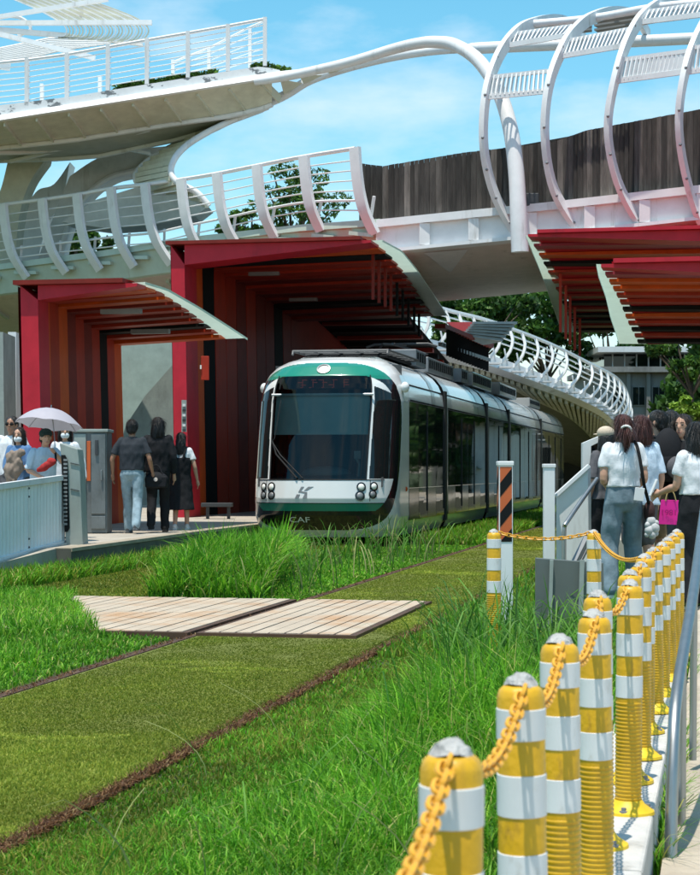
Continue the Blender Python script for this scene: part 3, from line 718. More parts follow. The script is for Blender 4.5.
# the roof tip of a farther shelter
fs = thing('tram_shelter', ST(58, -11, .35), 'far shelter roof with coral and blue grey louvred tip above the tram', 'tram shelter', 'folded red tram shelters')
mb = MB(); mb.prism([P(447, 322, 53.5), P(474, 322, 53.5), P(462, 336, 53.5)], (.0, .3, 0)); mb.build('coral_gable', MT['red_panel'], fs, smooth=0)
mb = MB(); A = P(474, 322, 53.5); B = P(517, 321.5, 54.9); C_ = P(500, 342, 54.9); D = P(462, 336, 53.5); E = P(483, 345, 54.3)
mb.prism([A, B, C_, E, D], (.05, .25, .02)); mb.build('louvre_backing', MT['grey_panel'], fs, smooth=0)
for k in range(6):
    f = k/6.+.08; mb = MB(); mb.beam(Vector(lv(A, D, f))+Vector((0, -.1, 0)), Vector(lv(B, C_, f))+Vector((0, -.1, 0)), .1, .07); mb.build('louvre_blade', MT['grey_panel'], fs, smooth=0)
mb = MB(); mb.grid([[ST(lerp(47.2, 62, f), t_, lerp(6.05, 4.3, f)) for t_ in (-11.3, -10, -8.6)] for f in np.linspace(0, 1, 6)]); mb.grid([[ST(lerp(47.2, 62, f), t_, lerp(6.1, 4.4, f)) for t_ in (-11.3, -10, -8.6)] for f in np.linspace(0, 1, 6)]); mb.build('roof_skin', MT['black'], fs, smooth=0)
mb = MB(); mb.grid([[ST(s_9, -11.3, z_9) for z_9 in (.35, 5.9)] for s_9 in (45.5, 49, 62)]); mb.build('wall_skin', MT['maroon'], fs, smooth=0)
for k in range(12):
    f = k/12.+.04; mb = MB(); zz_ = lerp(5.93, 4.3, f); mb.stbox(lerp(49.5, 62, f), lerp(49.5, 62, f)+.3, -11.2, -8.65, zz_-.22, zz_-.02); mb.build('portal_frame', MT['maroon'] if k % 2 else MT['black'], fs, smooth=0)
mb = MB(); mb.stbox(57, 60, -11.0, -8.9, 4.7, 4.8); mb.build('roof_panel', MT['maroon'], fs, smooth=0)
mb = MB(); mb.stbox(57, 60, -11.2, -11.0, .35, 5.4); mb.build('wall_panel', MT['maroon'], fs, smooth=0)
for k in range(15):
    f = k/14.; x_ = lerp(448, 487, f); Y_ = lerp(50, 57, f)
    mb = MB(); mb.beam(P(x_, lerp(330, 346, f), Y_), P(x_, lerp(356, 371, f), Y_), .10, .10, up=(0, 1, 0)); mb.build('hanging_slat', MT['black'], fs, smooth=0)
mb = MB(); mb.beam(P(440, 326, 49.6), P(489, 346, 57.2), .3, .12); mb.build('roof_beam', MT['maroon'], fs, smooth=0)
mb = MB(); mb.beam(P(440, 344, 49.6), P(489, 360, 57.2), .10, .10); mb.build('slat_rail', MT['grey_metal'], fs, smooth=0)
mb = MB(); mb.stbox(57, 57.3, -10.9, -10.6, .35, 5.2); mb.build('portal_frame', MT['red'], fs, smooth=0)

# ================================================================== FAR BUILDINGS
bd = thing('office_building', (17, 97, 0), 'grey tiled office block with a glazed top floor behind the right shelter', 'building')
Yb = 95
def px_box(mb, x0, x1, y0, y1, Y, dep): 
    a = P(x0, y1, Y); b = P(x1, y0, Y); return mb.box(((a[0]+b[0])/2, Y+dep/2, (a[2]+b[2])/2), (b[0]-a[0], dep, b[2]-a[2]))
mb = MB(); px_box(mb, 596, 800, 369, 496, Yb, 9); mb.build('wall', MT['facade'], bd, smooth=0)
mb = MB(); px_box(mb, 590, 810, 366.5, 372, Yb-.5, 10); mb.build('ledge', MT['concrete'], bd, smooth=0)
mb = MB(); px_box(mb, 604, 800, 352, 366.5, Yb+1.5, 7); mb.build('glazed_storey', MT['glass_dark'], bd, smooth=0)
mb = MB(); px_box(mb, 598, 806, 346.5, 352, Yb-.3, 9); mb.build('roof_slab', MT['white'], bd, smooth=0)
for x in range(612, 800, 12):
    mb = MB(); px_box(mb, x, x+1.2, 352, 366.5, Yb+1.4, .2); mb.build('mullion', MT['white'], bd, smooth=0)
for x in list(range(612, 790, 20)):
    for (y0, y1) in ((386, 406), (416, 436), (446, 466)):
        mb = MB(); px_box(mb, x, x+13.5, y0, y1, Yb-.06, .1); wf = mb.build('window', MT['concrete'], bd, smooth=0)
        mb = MB(); px_box(mb, x+1, x+6.4, y0+1.2, y1-1.2, Yb-.09, .1); px_box(mb, x+7.2, x+12.5, y0+1.2, y1-1.2, Yb-.09, .1); mb.build('pane', MT['glass_dark'], wf, smooth=0)
    mb = MB(); px_box(mb, x+14.6, x+18.4, 372.5, 496, Yb-.22, .22); mb.build('pilaster', MT['facade'], bd, smooth=0)
hs = thing('red_roof_house', P(706, 470, 85), 'small red roofed house behind the bright bush at the right edge', 'house')
mb = MB(); px_box(mb, 695, 730, 404, 498, 85, 5); mb.build('wall', MT['white'], hs, smooth=0)
mb = MB(); mb.prism([P(692, 405, 84.6), P(734, 405, 84.6), P(726, 397, 86), P(697, 397, 86)], (0, 5.5, 0)); mb.build('roof', M('red_roof_sheet', (.22, .02, .025), .7, spec=.2), hs, smooth=0)

# ================================================================== TREES
def leaves_mesh(name, centres, radii, n, size, cols, parent, seed=1, squash=.75):
    g = np.random.default_rng(seed)
    c = np.array(centres); r = np.array(radii); wgt = r**2/np.sum(r**2)
    k = g.choice(len(c), n, p=wgt)
    d = g.normal(size=(n, 3)); d /= np.linalg.norm(d, axis=1)[:, None]
    rad = g.uniform(.35, 1.0, n)**.6
    pos = c[k]+d*(rad*r[k])[:, None]*np.array([1, 1, squash])
    u = g.normal(size=(n, 3)); u /= np.linalg.norm(u, axis=1)[:, None]
    v = g.normal(size=(n, 3)); v -= u*np.sum(u*v, 1)[:, None]; v /= np.linalg.norm(v, axis=1)[:, None]
    sz = size*g.uniform(.6, 1.4, n)[:, None]
    V = np.empty((n, 4, 3)); V[:, 0] = pos-u*sz; V[:, 1] = pos+v*sz*.45; V[:, 2] = pos+u*sz; V[:, 3] = pos-v*sz*.45
    org = np.array(world_of(parent))
    me = bpy.data.meshes.new(name)
    me.vertices.add(n*4); me.loops.add(n*4); me.polygons.add(n)
    me.vertices.foreach_set('co', (V.reshape(-1, 3)-org).ravel())
    me.loops.foreach_set('vertex_index', np.arange(n*4))
    me.polygons.foreach_set('loop_start', np.arange(n)*4); me.polygons.foreach_set('loop_total', np.full(n, 4))
    me.update()
    cc = np.array(cols); clump = g.uniform(.6, 1.35, len(c))
    base = cc[g.integers(0, len(cc), n)]*(clump[k]*g.uniform(.7, 1.3, n))[:, None]
    A = np.ones((n, 4, 4)); A[:, :, :3] = base[:, None, :]
    at = me.attributes.new('leafcol', 'FLOAT_COLOR', 'POINT'); at.data.foreach_set('color', A.ravel())
    me.materials.append(MT['leaf'])
    o = bpy.data.objects.new(name, me); COL.objects.link(o); o.parent = parent; return o
GREEN = [(.05, .125, .022), (.075, .165, .026), (.04, .10, .022)]
LIGHT = [(.10, .20, .03), (.13, .24, .04), (.08, .17, .03)]
def tree(base, height, crown_c, crown_r, nl, label, size=.16, cols=GREEN, seed=1, nclump=26, group=None, name='leafy_tree', cat='tree', sparse=1.0):
    g = random.Random(seed)
    root = thing(name, base, label, cat, group)
    cc = Vector(crown_c); cr = Vector(crown_r)
    mb = MB(); b = Vector(base)
    fork = lv(b, (cc.x, cc.y, cc.z-cr.z*.6), .8)
    tr = max(.08, height*.022)
    mb.tube(pcurve([b, Vector(lv(b, fork, .5))+Vector((g.uniform(-.2, .2), 0, 0)), fork], 4), [lerp(tr, tr*.55, i/8.) for i in range(9)], 8)
    cl, rd = [], []
    for i in range(nclump):
        while True:
            d = Vector((g.uniform(-1, 1), g.uniform(-1, 1), g.uniform(-1, 1)))
            if .25 < d.length < 1: break
        p = cc+Vector((d.x*cr.x, d.y*cr.y, d.z*cr.z)); cl.append(tuple(p)); rd.append(min(cr)*g.uniform(.22, .42)*sparse)
        if i < 14:
            mid = Vector(lv(fork, p, .55))+Vector((g.uniform(-.3, .3), g.uniform(-.3, .3), .3))
            mb.tube(pcurve([fork, mid, p], 3), [lerp(tr*.4, tr*.08, j/6.) for j in range(7)], 5)
    mb.build('trunk', MT['trunk'], root)
    leaves_mesh('crown', cl, rd, nl, size, cols, root, seed)
    return root
def ptree(px, Y, py_c, rx, rz, nl, label, seed, **k):
    c = P(px, py_c, Y); kk = Y/FPX
    return tree((c[0], Y, -.05), c[2], c, (rx*kk, rx*kk*.8, rz*kk), nl, label, seed=seed, **k)
grp = 'trees beyond the bridges'
ptree(470, 92, 318, 62, 44, 9000, 'dense green tree showing under the bridge, just above the coral shelter tip', 3, group=grp, size=.2)
ptree(548, 98, 322, 60, 50, 9000, 'dense dark tree behind the far ramp, left of the right shelter slats', 4, group=grp, size=.2)
ptree(612, 104, 335, 48, 40, 5000, 'dark tree in shade behind the right shelter', 5, group=grp, size=.2)
ptree(240, 95, 226, 24, 22, 3000, 'small light tree seen through the footbridge railing, the left one of the pair', 6, group=grp, size=.12, sparse=.9, nclump=26, cols=GREEN+LIGHT)
ptree(297, 95, 200, 46, 36, 3800, 'taller airy tree behind the footbridge railing', 7, group=grp, size=.12, sparse=.85, nclump=40, cols=GREEN+LIGHT)
ptree(85, 70, 250, 45, 20, 3200, 'dark bushy tree behind the left end of the footbridge', 8, group=grp, size=.15)
ptree(692, 62, 352, 46, 24, 4200, 'green tree hanging low in front of the office block', 9, group=grp, size=.13, cols=GREEN+LIGHT)
ptree(30, 66, 232, 16, 24, 900, 'small pale green tree between the curved pylons', 10, group=grp, size=.13, cols=LIGHT)
ptree(690, 55, 412, 20, 16, 2200, 'bright yellow green bush by the red roofed house', 12, size=.09, cols=[(.20, .33, .04), (.25, .38, .05), (.14, .26, .03)], name='bush', cat='bush')
# trees standing to the right of the view: they show in the tram's windows
for k in range(14):
    s_0 = 22+k*4.2
    hc_ = ST(s_0, 4.6+.4*math.sin(k*2.1), 0)
    bsh = thing('tall_shrub', hc_, 'dense tall shrub in the row along the right platform', 'shrub', 'shrubs along the right platform')
    rg_ = random.Random(k)
    leaves_mesh('foliage', [(hc_[0]+rg_.uniform(-1.6, 1.6), hc_[1]+rg_.uniform(-2, 2), rg_.uniform(.3, 3.6)) for _ in range(16)], [1.0]*16, 1500, .22, GREEN, bsh, 50+k)
for i, (x, y, h) in enumerate(((14.5, 56, 7), (17.5, 66, 8), (20.5, 77, 9), (23.5, 88, 9), (27, 99, 10), (18, 52, 7), (18.6, 87, 8))):
    tree((x, y, -.05), h, (x, y, h*.52), (3.2, 3.6, h*.46), 6000, 'street tree to the right of the stop, number %s along the road' % ('one', 'two', 'three', 'four', 'five')[i] if False else 'street tree at the right of the tram stop', seed=20+i, size=.28, group='street trees to the right of the stop')
for i, (x, y, h) in enumerate(((23, 118, 12), (30, 124, 13), (38, 116, 14), (46, 126, 13), (55, 132, 15), (64, 124, 14))):
    tree((x, y, -.05), h, (x, y, h*.5), (5.5, 4, h*.48), 6000, 'tall street tree beyond the office block', seed=40+i, size=.4, nclump=34, group='street trees beyond the office block')
# low hedge closing the distance
lg_ = thing('ledge_plants', P(165, 82, 46.5), 'green weeds growing on the parapet of the upper ramp', 'weeds')
leaves_mesh('foliage', [P(x, uy(x, PR)-.5, 46.42) for x in list(np.linspace(116, 214, 40))+list(np.linspace(254, 290, 12))], [.10]*52, 1500, .07, LIGHT, lg_, 77, squash=1.0)
g_ = np.random.default_rng(5)
hd = thing('hedge', (10, 120, 0), 'dark hedge along the far end of the tracks', 'hedge')
leaves_mesh('foliage', [(x, 118+g_.uniform(-2, 2), g_.uniform(.3, 3.2)) for x in np.linspace(-30, 60, 90)], [1.6]*90, 9000, .28, GREEN, hd, 31)

# ================================================================== THE TRAM
TS, TT = 31.2, -6.98                     # nose position along / across the tracks
def T(u, v, w): return ST(TS+v, TT+u, w)
tram = thing('tram', T(0, 0, 0), 'white and green low floor tram with dark windscreen coming out from under the red shelter', 'tram')
HW = 1.325
VW = [.16, .3, .55, .85, 1.15, 2.0, 2.8, 3.05, 3.22, 3.34, 3.42, 3.46]
VF = [.34, .20, .06, .0, .05, .26, .50, .62, .80, 1.08, 1.50, 2.1]
HWW = [.16, .3, .5, 2.6, 2.9, 3.1, 3.25, 3.38, 3.46]; HWV = [1.24, 1.29, 1.325, 1.325, 1.285, 1.20, 1.08, .90, .70]
def vf(w): return interp(w, VW, VF)
def hw(w): return interp(w, HWW, HWV)
NC = 1.15
VEND = 2.15
def nose(q, w, off=0.):
    """q in -1..1 across the nose, beyond that straight down the side"""
    a = min(abs(q), 1.0)*PI/2; sg = 1 if q >= 0 else -1
    u = hw(w)*(math.sin(a)**(2/2.7)) if a > 0 else 0
    v0 = vf(w); v = v0+(NC)*(1-max(math.cos(a), 0)**(2/2.3))
    if abs(q) > 1: v = lerp(v0+NC, max(VEND, v0+NC+.02), min(1, (abs(q)-1)/.25))
    if v > VEND and abs(q) <= 1: v = VEND
    p = Vector(T(sg*u, v, w)); return p
def nose_n(q, w):
    e = .01
    a = nose(q+e, w)-nose(q-e, w); b = nose(q, w+e)-nose(q, w-e)
    return a.cross(b).normalized()
def nose_o(q, w, off): return nose(q, w)+nose_n(q, w)*off
WC, AQ, BW = 1.83, .885, 1.44
def band_r(q, w): return (abs(q/AQ)**2.9+abs((w-WC)/(BW if w < WC else 1.355))**2.6)**(1/2.75)
def region(q, w):
    r = band_r(q, w); aq = abs(q)
    if r > 1.07: return 'shell'
    if r > .925:
        if w > 2.98: return 'green'
        return 'black'
    if w > 3.04 : return 'green'
    if w < .76:
        return 'green' if w > .63 else 'black'
    if aq < .385+.012*(w-1.2):
        if 1.17 < w: return 'windscreen'
        return 'panel'
    if aq < .418+.012*(w-1.2): return 'shell' if w > 1.17 else 'panel'
    if w > 1.20:
        top = 2.86-(aq-.42)*.5
        return 'quarter' if w < top else 'shell'
    return 'panel'
qs = np.concatenate([np.linspace(-1.25, -1, 5)[:-1], np.linspace(-1, 1, 341), np.linspace(1, 1.25, 5)[1:]])
ws = np.concatenate([np.linspace(.16, 3.3, 250), np.linspace(3.31, 3.46, 16)])
gp = [[nose(q, w) for q in qs] for w in ws]
buckets = {}
for i in range(len(ws)-1):
    for j in range(len(qs)-1):
        k = region((qs[j]+qs[j+1])/2, (ws[i]+ws[i+1])/2)
        if k == 'quarter': k = 'quarter_l' if qs[j] < 0 else 'quarter_r'
        if k == 'green': k = 'green_top' if ws[i] > 2 else 'green_low'
        buckets.setdefault(k, []).append((i, j))
RM = dict(shell=('cab_shell', MT['tram_white']), green_top=('green_band', MT['tram_green']), green_low=('green_band', MT['tram_green']), black=('black_band', MT['tram_black']), windscreen=('windscreen', MT['windscreen']),
          quarter_l=('quarter_window', MT['glass_dark']), quarter_r=('quarter_window', MT['glass_dark']), panel=('nose_panel', MT['tram_white']))
for k, cells in buckets.items():
    mb = MB(); idx = {}
    fs = []
    for (i, j) in cells:
        f = []
        for (a, b) in ((i, j), (i, j+1), (i+1, j+1), (i+1, j)):
            if (a, b) not in idx: idx[(a, b)] = len(idx); mb.V.append(tuple(gp[a][b])); mb.T.append(1.0)
            f.append(idx[(a, b)])
        fs.append(tuple(f))
    mb.F = fs
    o = mb.build(RM[k][0], RM[k][1], tram, smooth=60)
    if k == 'green_low': tag(o, 'glossy green strip low on the nose')
# roof of the cab
mb = MB(); mb.grid([[Vector(T(u*.70, v, 3.46+.015*(1-u*u))) for u in np.linspace(-1, 1, 9)] for v in (2.08, 2.2)]); mb.build('cab_roof', MT['tram_white'], tram)
# seams
for sg in (-1, 1):
    mb = MB(); mb.tube([nose_o(sg*.432, w, .002) for w in np.linspace(.8, 1.17, 8)], .006, 5); mb.build('panel_seam', MT['black'], tram)
mb = MB(); mb.tube([nose_o(q, .765, .002) for q in np.linspace(-.66, .66, 40)], .007, 5); mb.build('panel_seam', MT['black'], tram)
mb = MB(); mb.tube([nose_o(q, 1.175, .002) for q in np.linspace(-.62, .62, 40)], .009, 5); mb.build('windscreen_seal', MT['rubber'], tram)
for sg in (-1, 1):
    mb = MB(); mb.tube([nose_o(sg*(.385+.012*(w-1.2)), w, .003) for w in np.linspace(1.17, 3.05, 20)], .011, 5); mb.build('windscreen_seal', MT['rubber'], tram)
# head lamps
for (q, w, r, lit) in ((-.355, 1.05, .085, 1), (-.35, .90, .08, 0), (-.475, 1.05, .075, 1), (-.475, .90, .075, 0), (.335, 1.05, .085, 1), (.325, .895, .088, 0), (.475, 1.06, .08, 1), (.465, .92, .078, 0)):
    c = nose_o(q, w, .004); n = nose_n(q, w); R = n.to_track_quat('Z', 'Y').to_matrix()
    mb = MB(); 
    ring = [(r, -.02), (r, .012), (r*.78, .014), (r*.74, .0)]
    vs = []; 
    m2 = MB(); m2.lathe((0, 0, 0), ring, 20, cap=False); mb.add([R @ Vector(v)+c for v in m2.V], m2.F)
    hl = mb.build('headlight', MT['tram_black'], tram)
    m2 = MB(); m2.ell((0, 0, 0), (r*.74, r*.74, .03)); mb = MB(); mb.add([R @ Vector(v)+c for v in m2.V], m2.F)
    mb.build('lens', MT['lamp'] if lit else MT['grey_metal'], hl)
# emblem on the green band, logo and plate letters
def on_nose(poly, off=.006, th=.004):   # poly of (x metres across, w)
    pass
def q_of(u, w):
    s = min(abs(u)/hw(w), 1)**(2.7/2); return math.copysign(math.asin(s)/(PI/2), u)
def nose_poly(mb, poly, thick=.006):
    a = [nose_o(q_of(u, w), w, .001) for u, w in poly]; b = [nose_o(q_of(u, w), w, .001+thick) for u, w in poly]
    n = len(poly); mb.add(a+b, [tuple(range(n))[::-1], tuple(range(n, 2*n))]+[(i, (i+1) % n, n+(i+1) % n, n+i) for i in range(n)])
mb = MB()
def lg(pts): return [(-.20+(x-300)*.00118, .955-(y-310)*.00118) for x, y in pts][::-1]
for pl in ([(255, 225), (300, 225), (250, 290), (350, 308), (350, 330), (213, 306)], [(190, 340), (240, 340), (220, 395), (163, 395)], [(312, 332), (350, 332), (350, 395), (283, 395), (305, 350)], [(365, 225), (442, 225), (340, 282), (303, 282)]):
    nose_poly(mb, lg(pl))
mb.build('logo', MT['grey_metal'], tram, smooth=0)
def text_mesh(s, size, m, fn, parent, name):
    c = bpy.data.curves.new('txt', 'FONT'); c.body = s; c.size = size; c.align_x = 'CENTER'; c.align_y = 'CENTER'; c.resolution_u = 3
    o = bpy.data.objects.new('txt', c); COL.objects.link(o)
    me = bpy.data.meshes.new_from_object(o.evaluated_get(bpy.context.evaluated_depsgraph_get()))
    bpy.data.objects.remove(o)
    mb = MB(); mb.add([fn(v.co.x, v.co.y) for v in me.vertices], [tuple(p.vertices) for p in me.polygons])
    bpy.data.meshes.remove(me)
    return mb.build(name, m, parent, smooth=0)
text_mesh('CAF', .17, MT['white_clean'], lambda x, y: nose_o(q_of(x*1.25-.30, .47+y*.8), .47+y*.8, .007), tram, 'maker_letters')
c = nose_o(0.0, 3.16, .004); n = nose_n(0, 3.16); R = n.to_track_quat('Z', 'Y').to_matrix()
m2 = MB(); m2.lathe((0, 0, 0), [(.125, -.03), (.125, .015), (.095, .02), (.09, .006), (.0, .01)], 24); mb = MB(); mb.add([R @ Vector(v)+c for v in m2.V], m2.F); mb.build('round_emblem', MT['steel'], tram)  # round emblem, a plain steel disc that gives no light
# destination display behind the glass
mb = MB(); mb.grid([[T(u, vf(w)+.14, w) for u in (-.8, .8)] for w in (2.80, 3.0)], flip=False); dd = mb.build('destination_display', MT['black'], tram, smooth=0)
em = bpy.data.materials.new('red_led'); em.use_nodes = True; b_ = em.node_tree.nodes['Principled BSDF']; b_.inputs['Base Color'].default_value = (.3, .03, .02, 1); b_.inputs['Emission Color'].default_value = (1, .12, .05, 1); b_.inputs['Emission Strength'].default_value = .10
mb = MB(); rr = random.Random(3)
for i in range(5):
    for j in range(4): 
        x = -.42+i*.19
        if rr.random() < .8: mb.box(T(x+rr.uniform(0, .1), vf(2.9)+.11, 2.83+j*.045), (.09, .006, .014))
    mb.box(T(x+.05, vf(2.9)+.11, 2.90), (.014, .006, .15))
mb.build('led_glyph', em, dd, smooth=0)
# cab interior
ci = M('cab_interior', (.035, .04, .042), .7, var=.2); bl = M('grey_sun_blind', (.60, .66, .64), .7, var=.05)
mb = MB(); mb.grid([[T(u*1.14, v, w) for u in np.linspace(-1, 1, 5)] for v, w in ((.42, 1.05), (.45, 1.22), (1.0, 1.28), (1.35, 1.05))]); mb.build('dashboard', ci, tram)
mb = MB(); mb.grid([[T(u*.86, vf(w)+.16+.06*u*u, w) for u in np.linspace(-1, 1, 7)] for w in (1.98, 2.68)]); mb.build('sun_blind', bl, tram)
mb = MB(); mb.tube([T(-.93, vf(2.72)+.14, 2.70), T(0, vf(2.72)+.10, 2.70), T(.93, vf(2.72)+.14, 2.70)], .022, 6); mb.build('blind_rod', MT['white'], tram)
mb = MB(); mb.grid([[T(u*1.2, 2.0, w) for u in (-1, 1)] for w in (.3, 3.3)]); mb.build('cab_bulkhead', ci, tram, smooth=0)
mb = MB(); mb.ell(T(0, .95, 1.28), (.46, .22, .14)); mb.build('instrument_hood', M('grey_instrument_hood', (.14, .16, .16), .6), tram)
mb = MB(); mb.tube([T(.66, .62, 1.2), T(.68, .62, 1.45), T(.60, .62, 1.60)], .03, 6); mb.box(T(.64, .62, 1.62), (.12, .06, .14)); mb.build('microphone', MT['grey_metal'], tram)
mb = MB(); mb.ell(T(.1, 1.55, 1.55), (.26, .12, .42)); mb.build('driver_seat', ci, tram)
# wiper
mb = MB(); mb.tube([nose_o(-.10, 1.20, .03), nose_o(-.30, 1.62, .05), nose_o(-.36, 1.86, .04), nose_o(-.335, 1.9, .04), nose_o(-.29, 2.6, .035)], [.016, .014, .012, .008, .006], 6)
mb.tube([nose_o(-.06, 1.20, .03), nose_o(-.25, 1.60, .055), nose_o(-.355, 1.83, .045)], .011, 6); mb.build('wiper', MT['rubber'], tram)
# camera pods
for sg in (-1, 1):
    c = Vector(T(sg*(1.30+(.05 if sg > 0 else -.01)), 1.50, 2.86)); mb = MB(); mb.ell(c, (.08, .085, .10)); mb.tube([T(sg*1.2, 1.6, 2.86), c], .05, 8); mb.build('mirror_pod', MT['tram_white'], tram)
mb = MB(); mb.ell(T(1.325, 1.75, 1.0), (.03, .035, .045)); mb.build('side_lamp', MT['orange'], tram)

# car bodies
SEC = [(38.2, None), (45.0, None), (49.7, None), (58.6, None), (67.0, None)]
vcut = [2.12]
for Y_, _ in SEC: vcut.append((Y_-5.62*SN/CS*0-0)/CS-TS+(5.62*SN)*0-1.12)
prof = [(-1.24, .16), (-1.29, .3), (-1.325, .5), (-1.325, 2.6), (-1.285, 2.9), (-1.20, 3.1), (-1.08, 3.25), (-.90, 3.38), (-.70, 3.46), (0, 3.475)]
prof = prof+[(-x, y) for x, y in prof[::-1][1:]]
def body(v0, v1, name, m, inset=0., k=1.0):
    mb = MB(); n = max(2, int((v1-v0)/.8))
    mb.grid([[T(x*(1-inset), v, y-(inset*2 if y > 3 else 0)) for x, y in prof] for v in np.linspace(v0, v1, n)])
    return mb.build(name, m, tram, smooth=35)
def cap_(v, name, m):
    mb = MB(); mb.add([T(x, v, y) for x, y in prof], [tuple(range(len(prof)))]); mb.build(name, m, tram, smooth=0)
for i in range(5):
    a, b = vcut[i], vcut[i+1]
    ga = .22 if i > 0 else 0; gb = .22 if i < 4 else 0
    body(a+ga, b-gb, 'car_body', MT['tram_white'])
    if i > 0: cap_(a+ga, 'body_end', MT['tram_black'])
    if i < 4 or True: cap_(b-gb, 'body_end', MT['tram_black'])
    if i < 4:
        mb = MB(); rows = []
        for j in range(13):
            ins = .035+.03*(j % 2); v = lerp(b-gb-.01, b+.23, j/12.)
            rows.append([T(x*(1-ins), v, y-(ins*2 if y > 3 else 0)) for x, y in prof])
        mb.grid(rows); mb.build('gangway_bellows', MT['rubber'], tram, smooth=0)
        for sg in (-1, 1):
            mb = MB(); mb.hexa([T(sg*1.29, b-.13, .3), T(sg*1.345, b-.13, .3), T(sg*1.345, b+.13, .3), T(sg*1.29, b+.13, .3), T(sg*1.29, b-.13, 3.0), T(sg*1.335, b-.13, 3.0), T(sg*1.335, b+.13, 3.0), T(sg*1.29, b+.13, 3.0)])
            mb.build('gangway_cover', MT['rubber'], tram, smooth=0)
    # side glazing in panes
    s_ = a+ga+(.10 if i else -.05); e_ = b-gb-.06; L_ = e_-s_; npn = max(3, round(L_/1.15)); pw = L_/npn
    for sg in (-1, 1):
        for k in range(npn):
            v0, v1 = s_+k*pw+.012, s_+(k+1)*pw-.012
            jt = [random.uniform(-.0022, .0022) for _ in range(4)]
            mb = MB()
            mb.hexa([T(sg*1.30, v0, 1.02), T(sg*(1.331+jt[0]), v0, 1.02), T(sg*(1.331+jt[1]), v1, 1.02), T(sg*1.30, v1, 1.02), T(sg*1.30, v0, 2.62), T(sg*(1.331+jt[2]), v0, 2.62), T(sg*(1.331+jt[3]), v1, 2.62), T(sg*1.30, v1, 2.62)])
            mb.build('side_window', MT['glass_dark'], tram, smooth=0)
            mb = MB()
            mb.hexa([T(sg*1.30, v0, .42), T(sg*1.333, v0, .42), T(sg*1.333, v1, .42), T(sg*1.30, v1, .42), T(sg*1.30, v0, 1.008), T(sg*(1.331+jt[0]), v0, 1.008), T(sg*(1.331+jt[1]), v1, 1.008), T(sg*1.30, v1, 1.008)])
            mb.build('lower_panel', MT['glass_dark'] if k % 2 else MT['tram_black'], tram, smooth=0)
            if k % 2:
                mb = MB(); mb.stbox(TS+v1-.06, TS+v1-.03, TT+sg*1.335-.012, TT+sg*1.335+.012, .55, 2.5); mb.build('door_edge', MT['rubber'], tram, smooth=0)
        mb = MB(); mb.grid([[T(sg*1.338, v, w) for v in (a+ga, b-gb)] for w in (2.63, 2.66)]); mb.grid([[T(sg*x9, v, w) for v in (a+ga, b-gb)] for x9, w in ((1.283, 2.925), (1.270, 2.955))]); mb.build('black_trim_line', MT['black'], tram, smooth=0)
        for (c0, c1) in (((a+ga, a+ga+.8), (b-gb-1.3, b-gb)) if i else ((b-1.75, b-1.30),)):
            mb = MB(); mb.grid([[T(sg*(x+.006), v, w) for x, w in ((1.317, 2.67), (1.283, 2.9), (1.203, 3.1), (1.083, 3.255), (.903, 3.386), (.70, 3.466))] for v in (c0, c1)])
            mb.build('grey_roof_panel', MT['tram_grey'], tram, smooth=40)
    # running gear
    mb = MB(); mb.stbox(TS+a+.9, TS+b-.9, TT-1.1, TT+1.1, .06, .30); mb.build('underframe', MT['black'], tram, smooth=0)
    if i % 2 == 0:
        for vv in ((a+b)/2-.9, (a+b)/2+.9):
            for sg in (-1, 1):
                mb = MB(); c = T(sg*.86, vv, .30)
                ax = Vector(T(1, 0, 0))-Vector(T(0, 0, 0))
                m2 = MB(); m2.lathe((0, 0, 0), [(.28, -.06), (.30, .0), (.30, .05), (.1, .06)], 20); R = ax.to_track_quat('Z', 'Y').to_matrix()
                mb.add([R @ Vector(v)+Vector(c) for v in m2.V], m2.F); mb.build('wheel', MT['dark_metal'], tram)
# roof equipment
def rbox(v0, v1, u0, u1, w0, w1, m, name, bev=.02):
    mb = MB(); mb.stbox(TS+v0, TS+v1, TT+u0, TT+u1, w0, w1); return mb.build(name, m, tram, smooth=0, bevel=bev)
mb = MB()
for u in (-.85, .95):
    mb.tube([T(u, 1.9, 3.50), T(u, 1.95, 3.57), T(u, 5.4, 3.58)], .025, 6)
for v in np.linspace(1.95, 5.6, 9): mb.tube([T(-.85, v, 3.57), T(.95, v, 3.57)], .025, 5)
for u in (-.5, -.1, .3, .65): mb.tube([T(u, 2.0, 3.58), T(u, 5.5, 3.58)], .025, 5)
mb.build('roof_rack', MT['dark_metal'], tram)
rbox(2.6, 5.2, -.75, .85, 3.47, 3.53, MT['black'], 'roof_unit')
v1 = vcut[1]
for (v0, v2, u0, u1, h) in ((v1-1.5, v1-.25, -.9, .95, 3.86), (vcut[1]+1.0, vcut[1]+4.8, -.8, .8, 3.86), (vcut[2]-1.5, vcut[2]-.3, -.8, .9, 3.85), (vcut[2]+.5, vcut[3]-.5, -.8, .9, 3.88), (vcut[3]+1.0, vcut[3]+5.2, -.8, .95, 3.86), (vcut[4]+1.5, vcut[4]+5, -.8, .8, 3.8)):
    ru = rbox(v0, v2, u0, u1, 3.46, h-.06, MT['grey_metal'] if v0 < vcut[2] else MT['tram_grey'], 'roof_unit')
    for k in range(int((v2-v0)/.3)):
        mb = MB(); v = v0+.12+k*.3; mb.stbox(TS+v, TS+v+.14, TT+u1-.002, TT+u1+.012, 3.56, h-.12)
        mb.build('grille', MT['black'], ru, smooth=0)
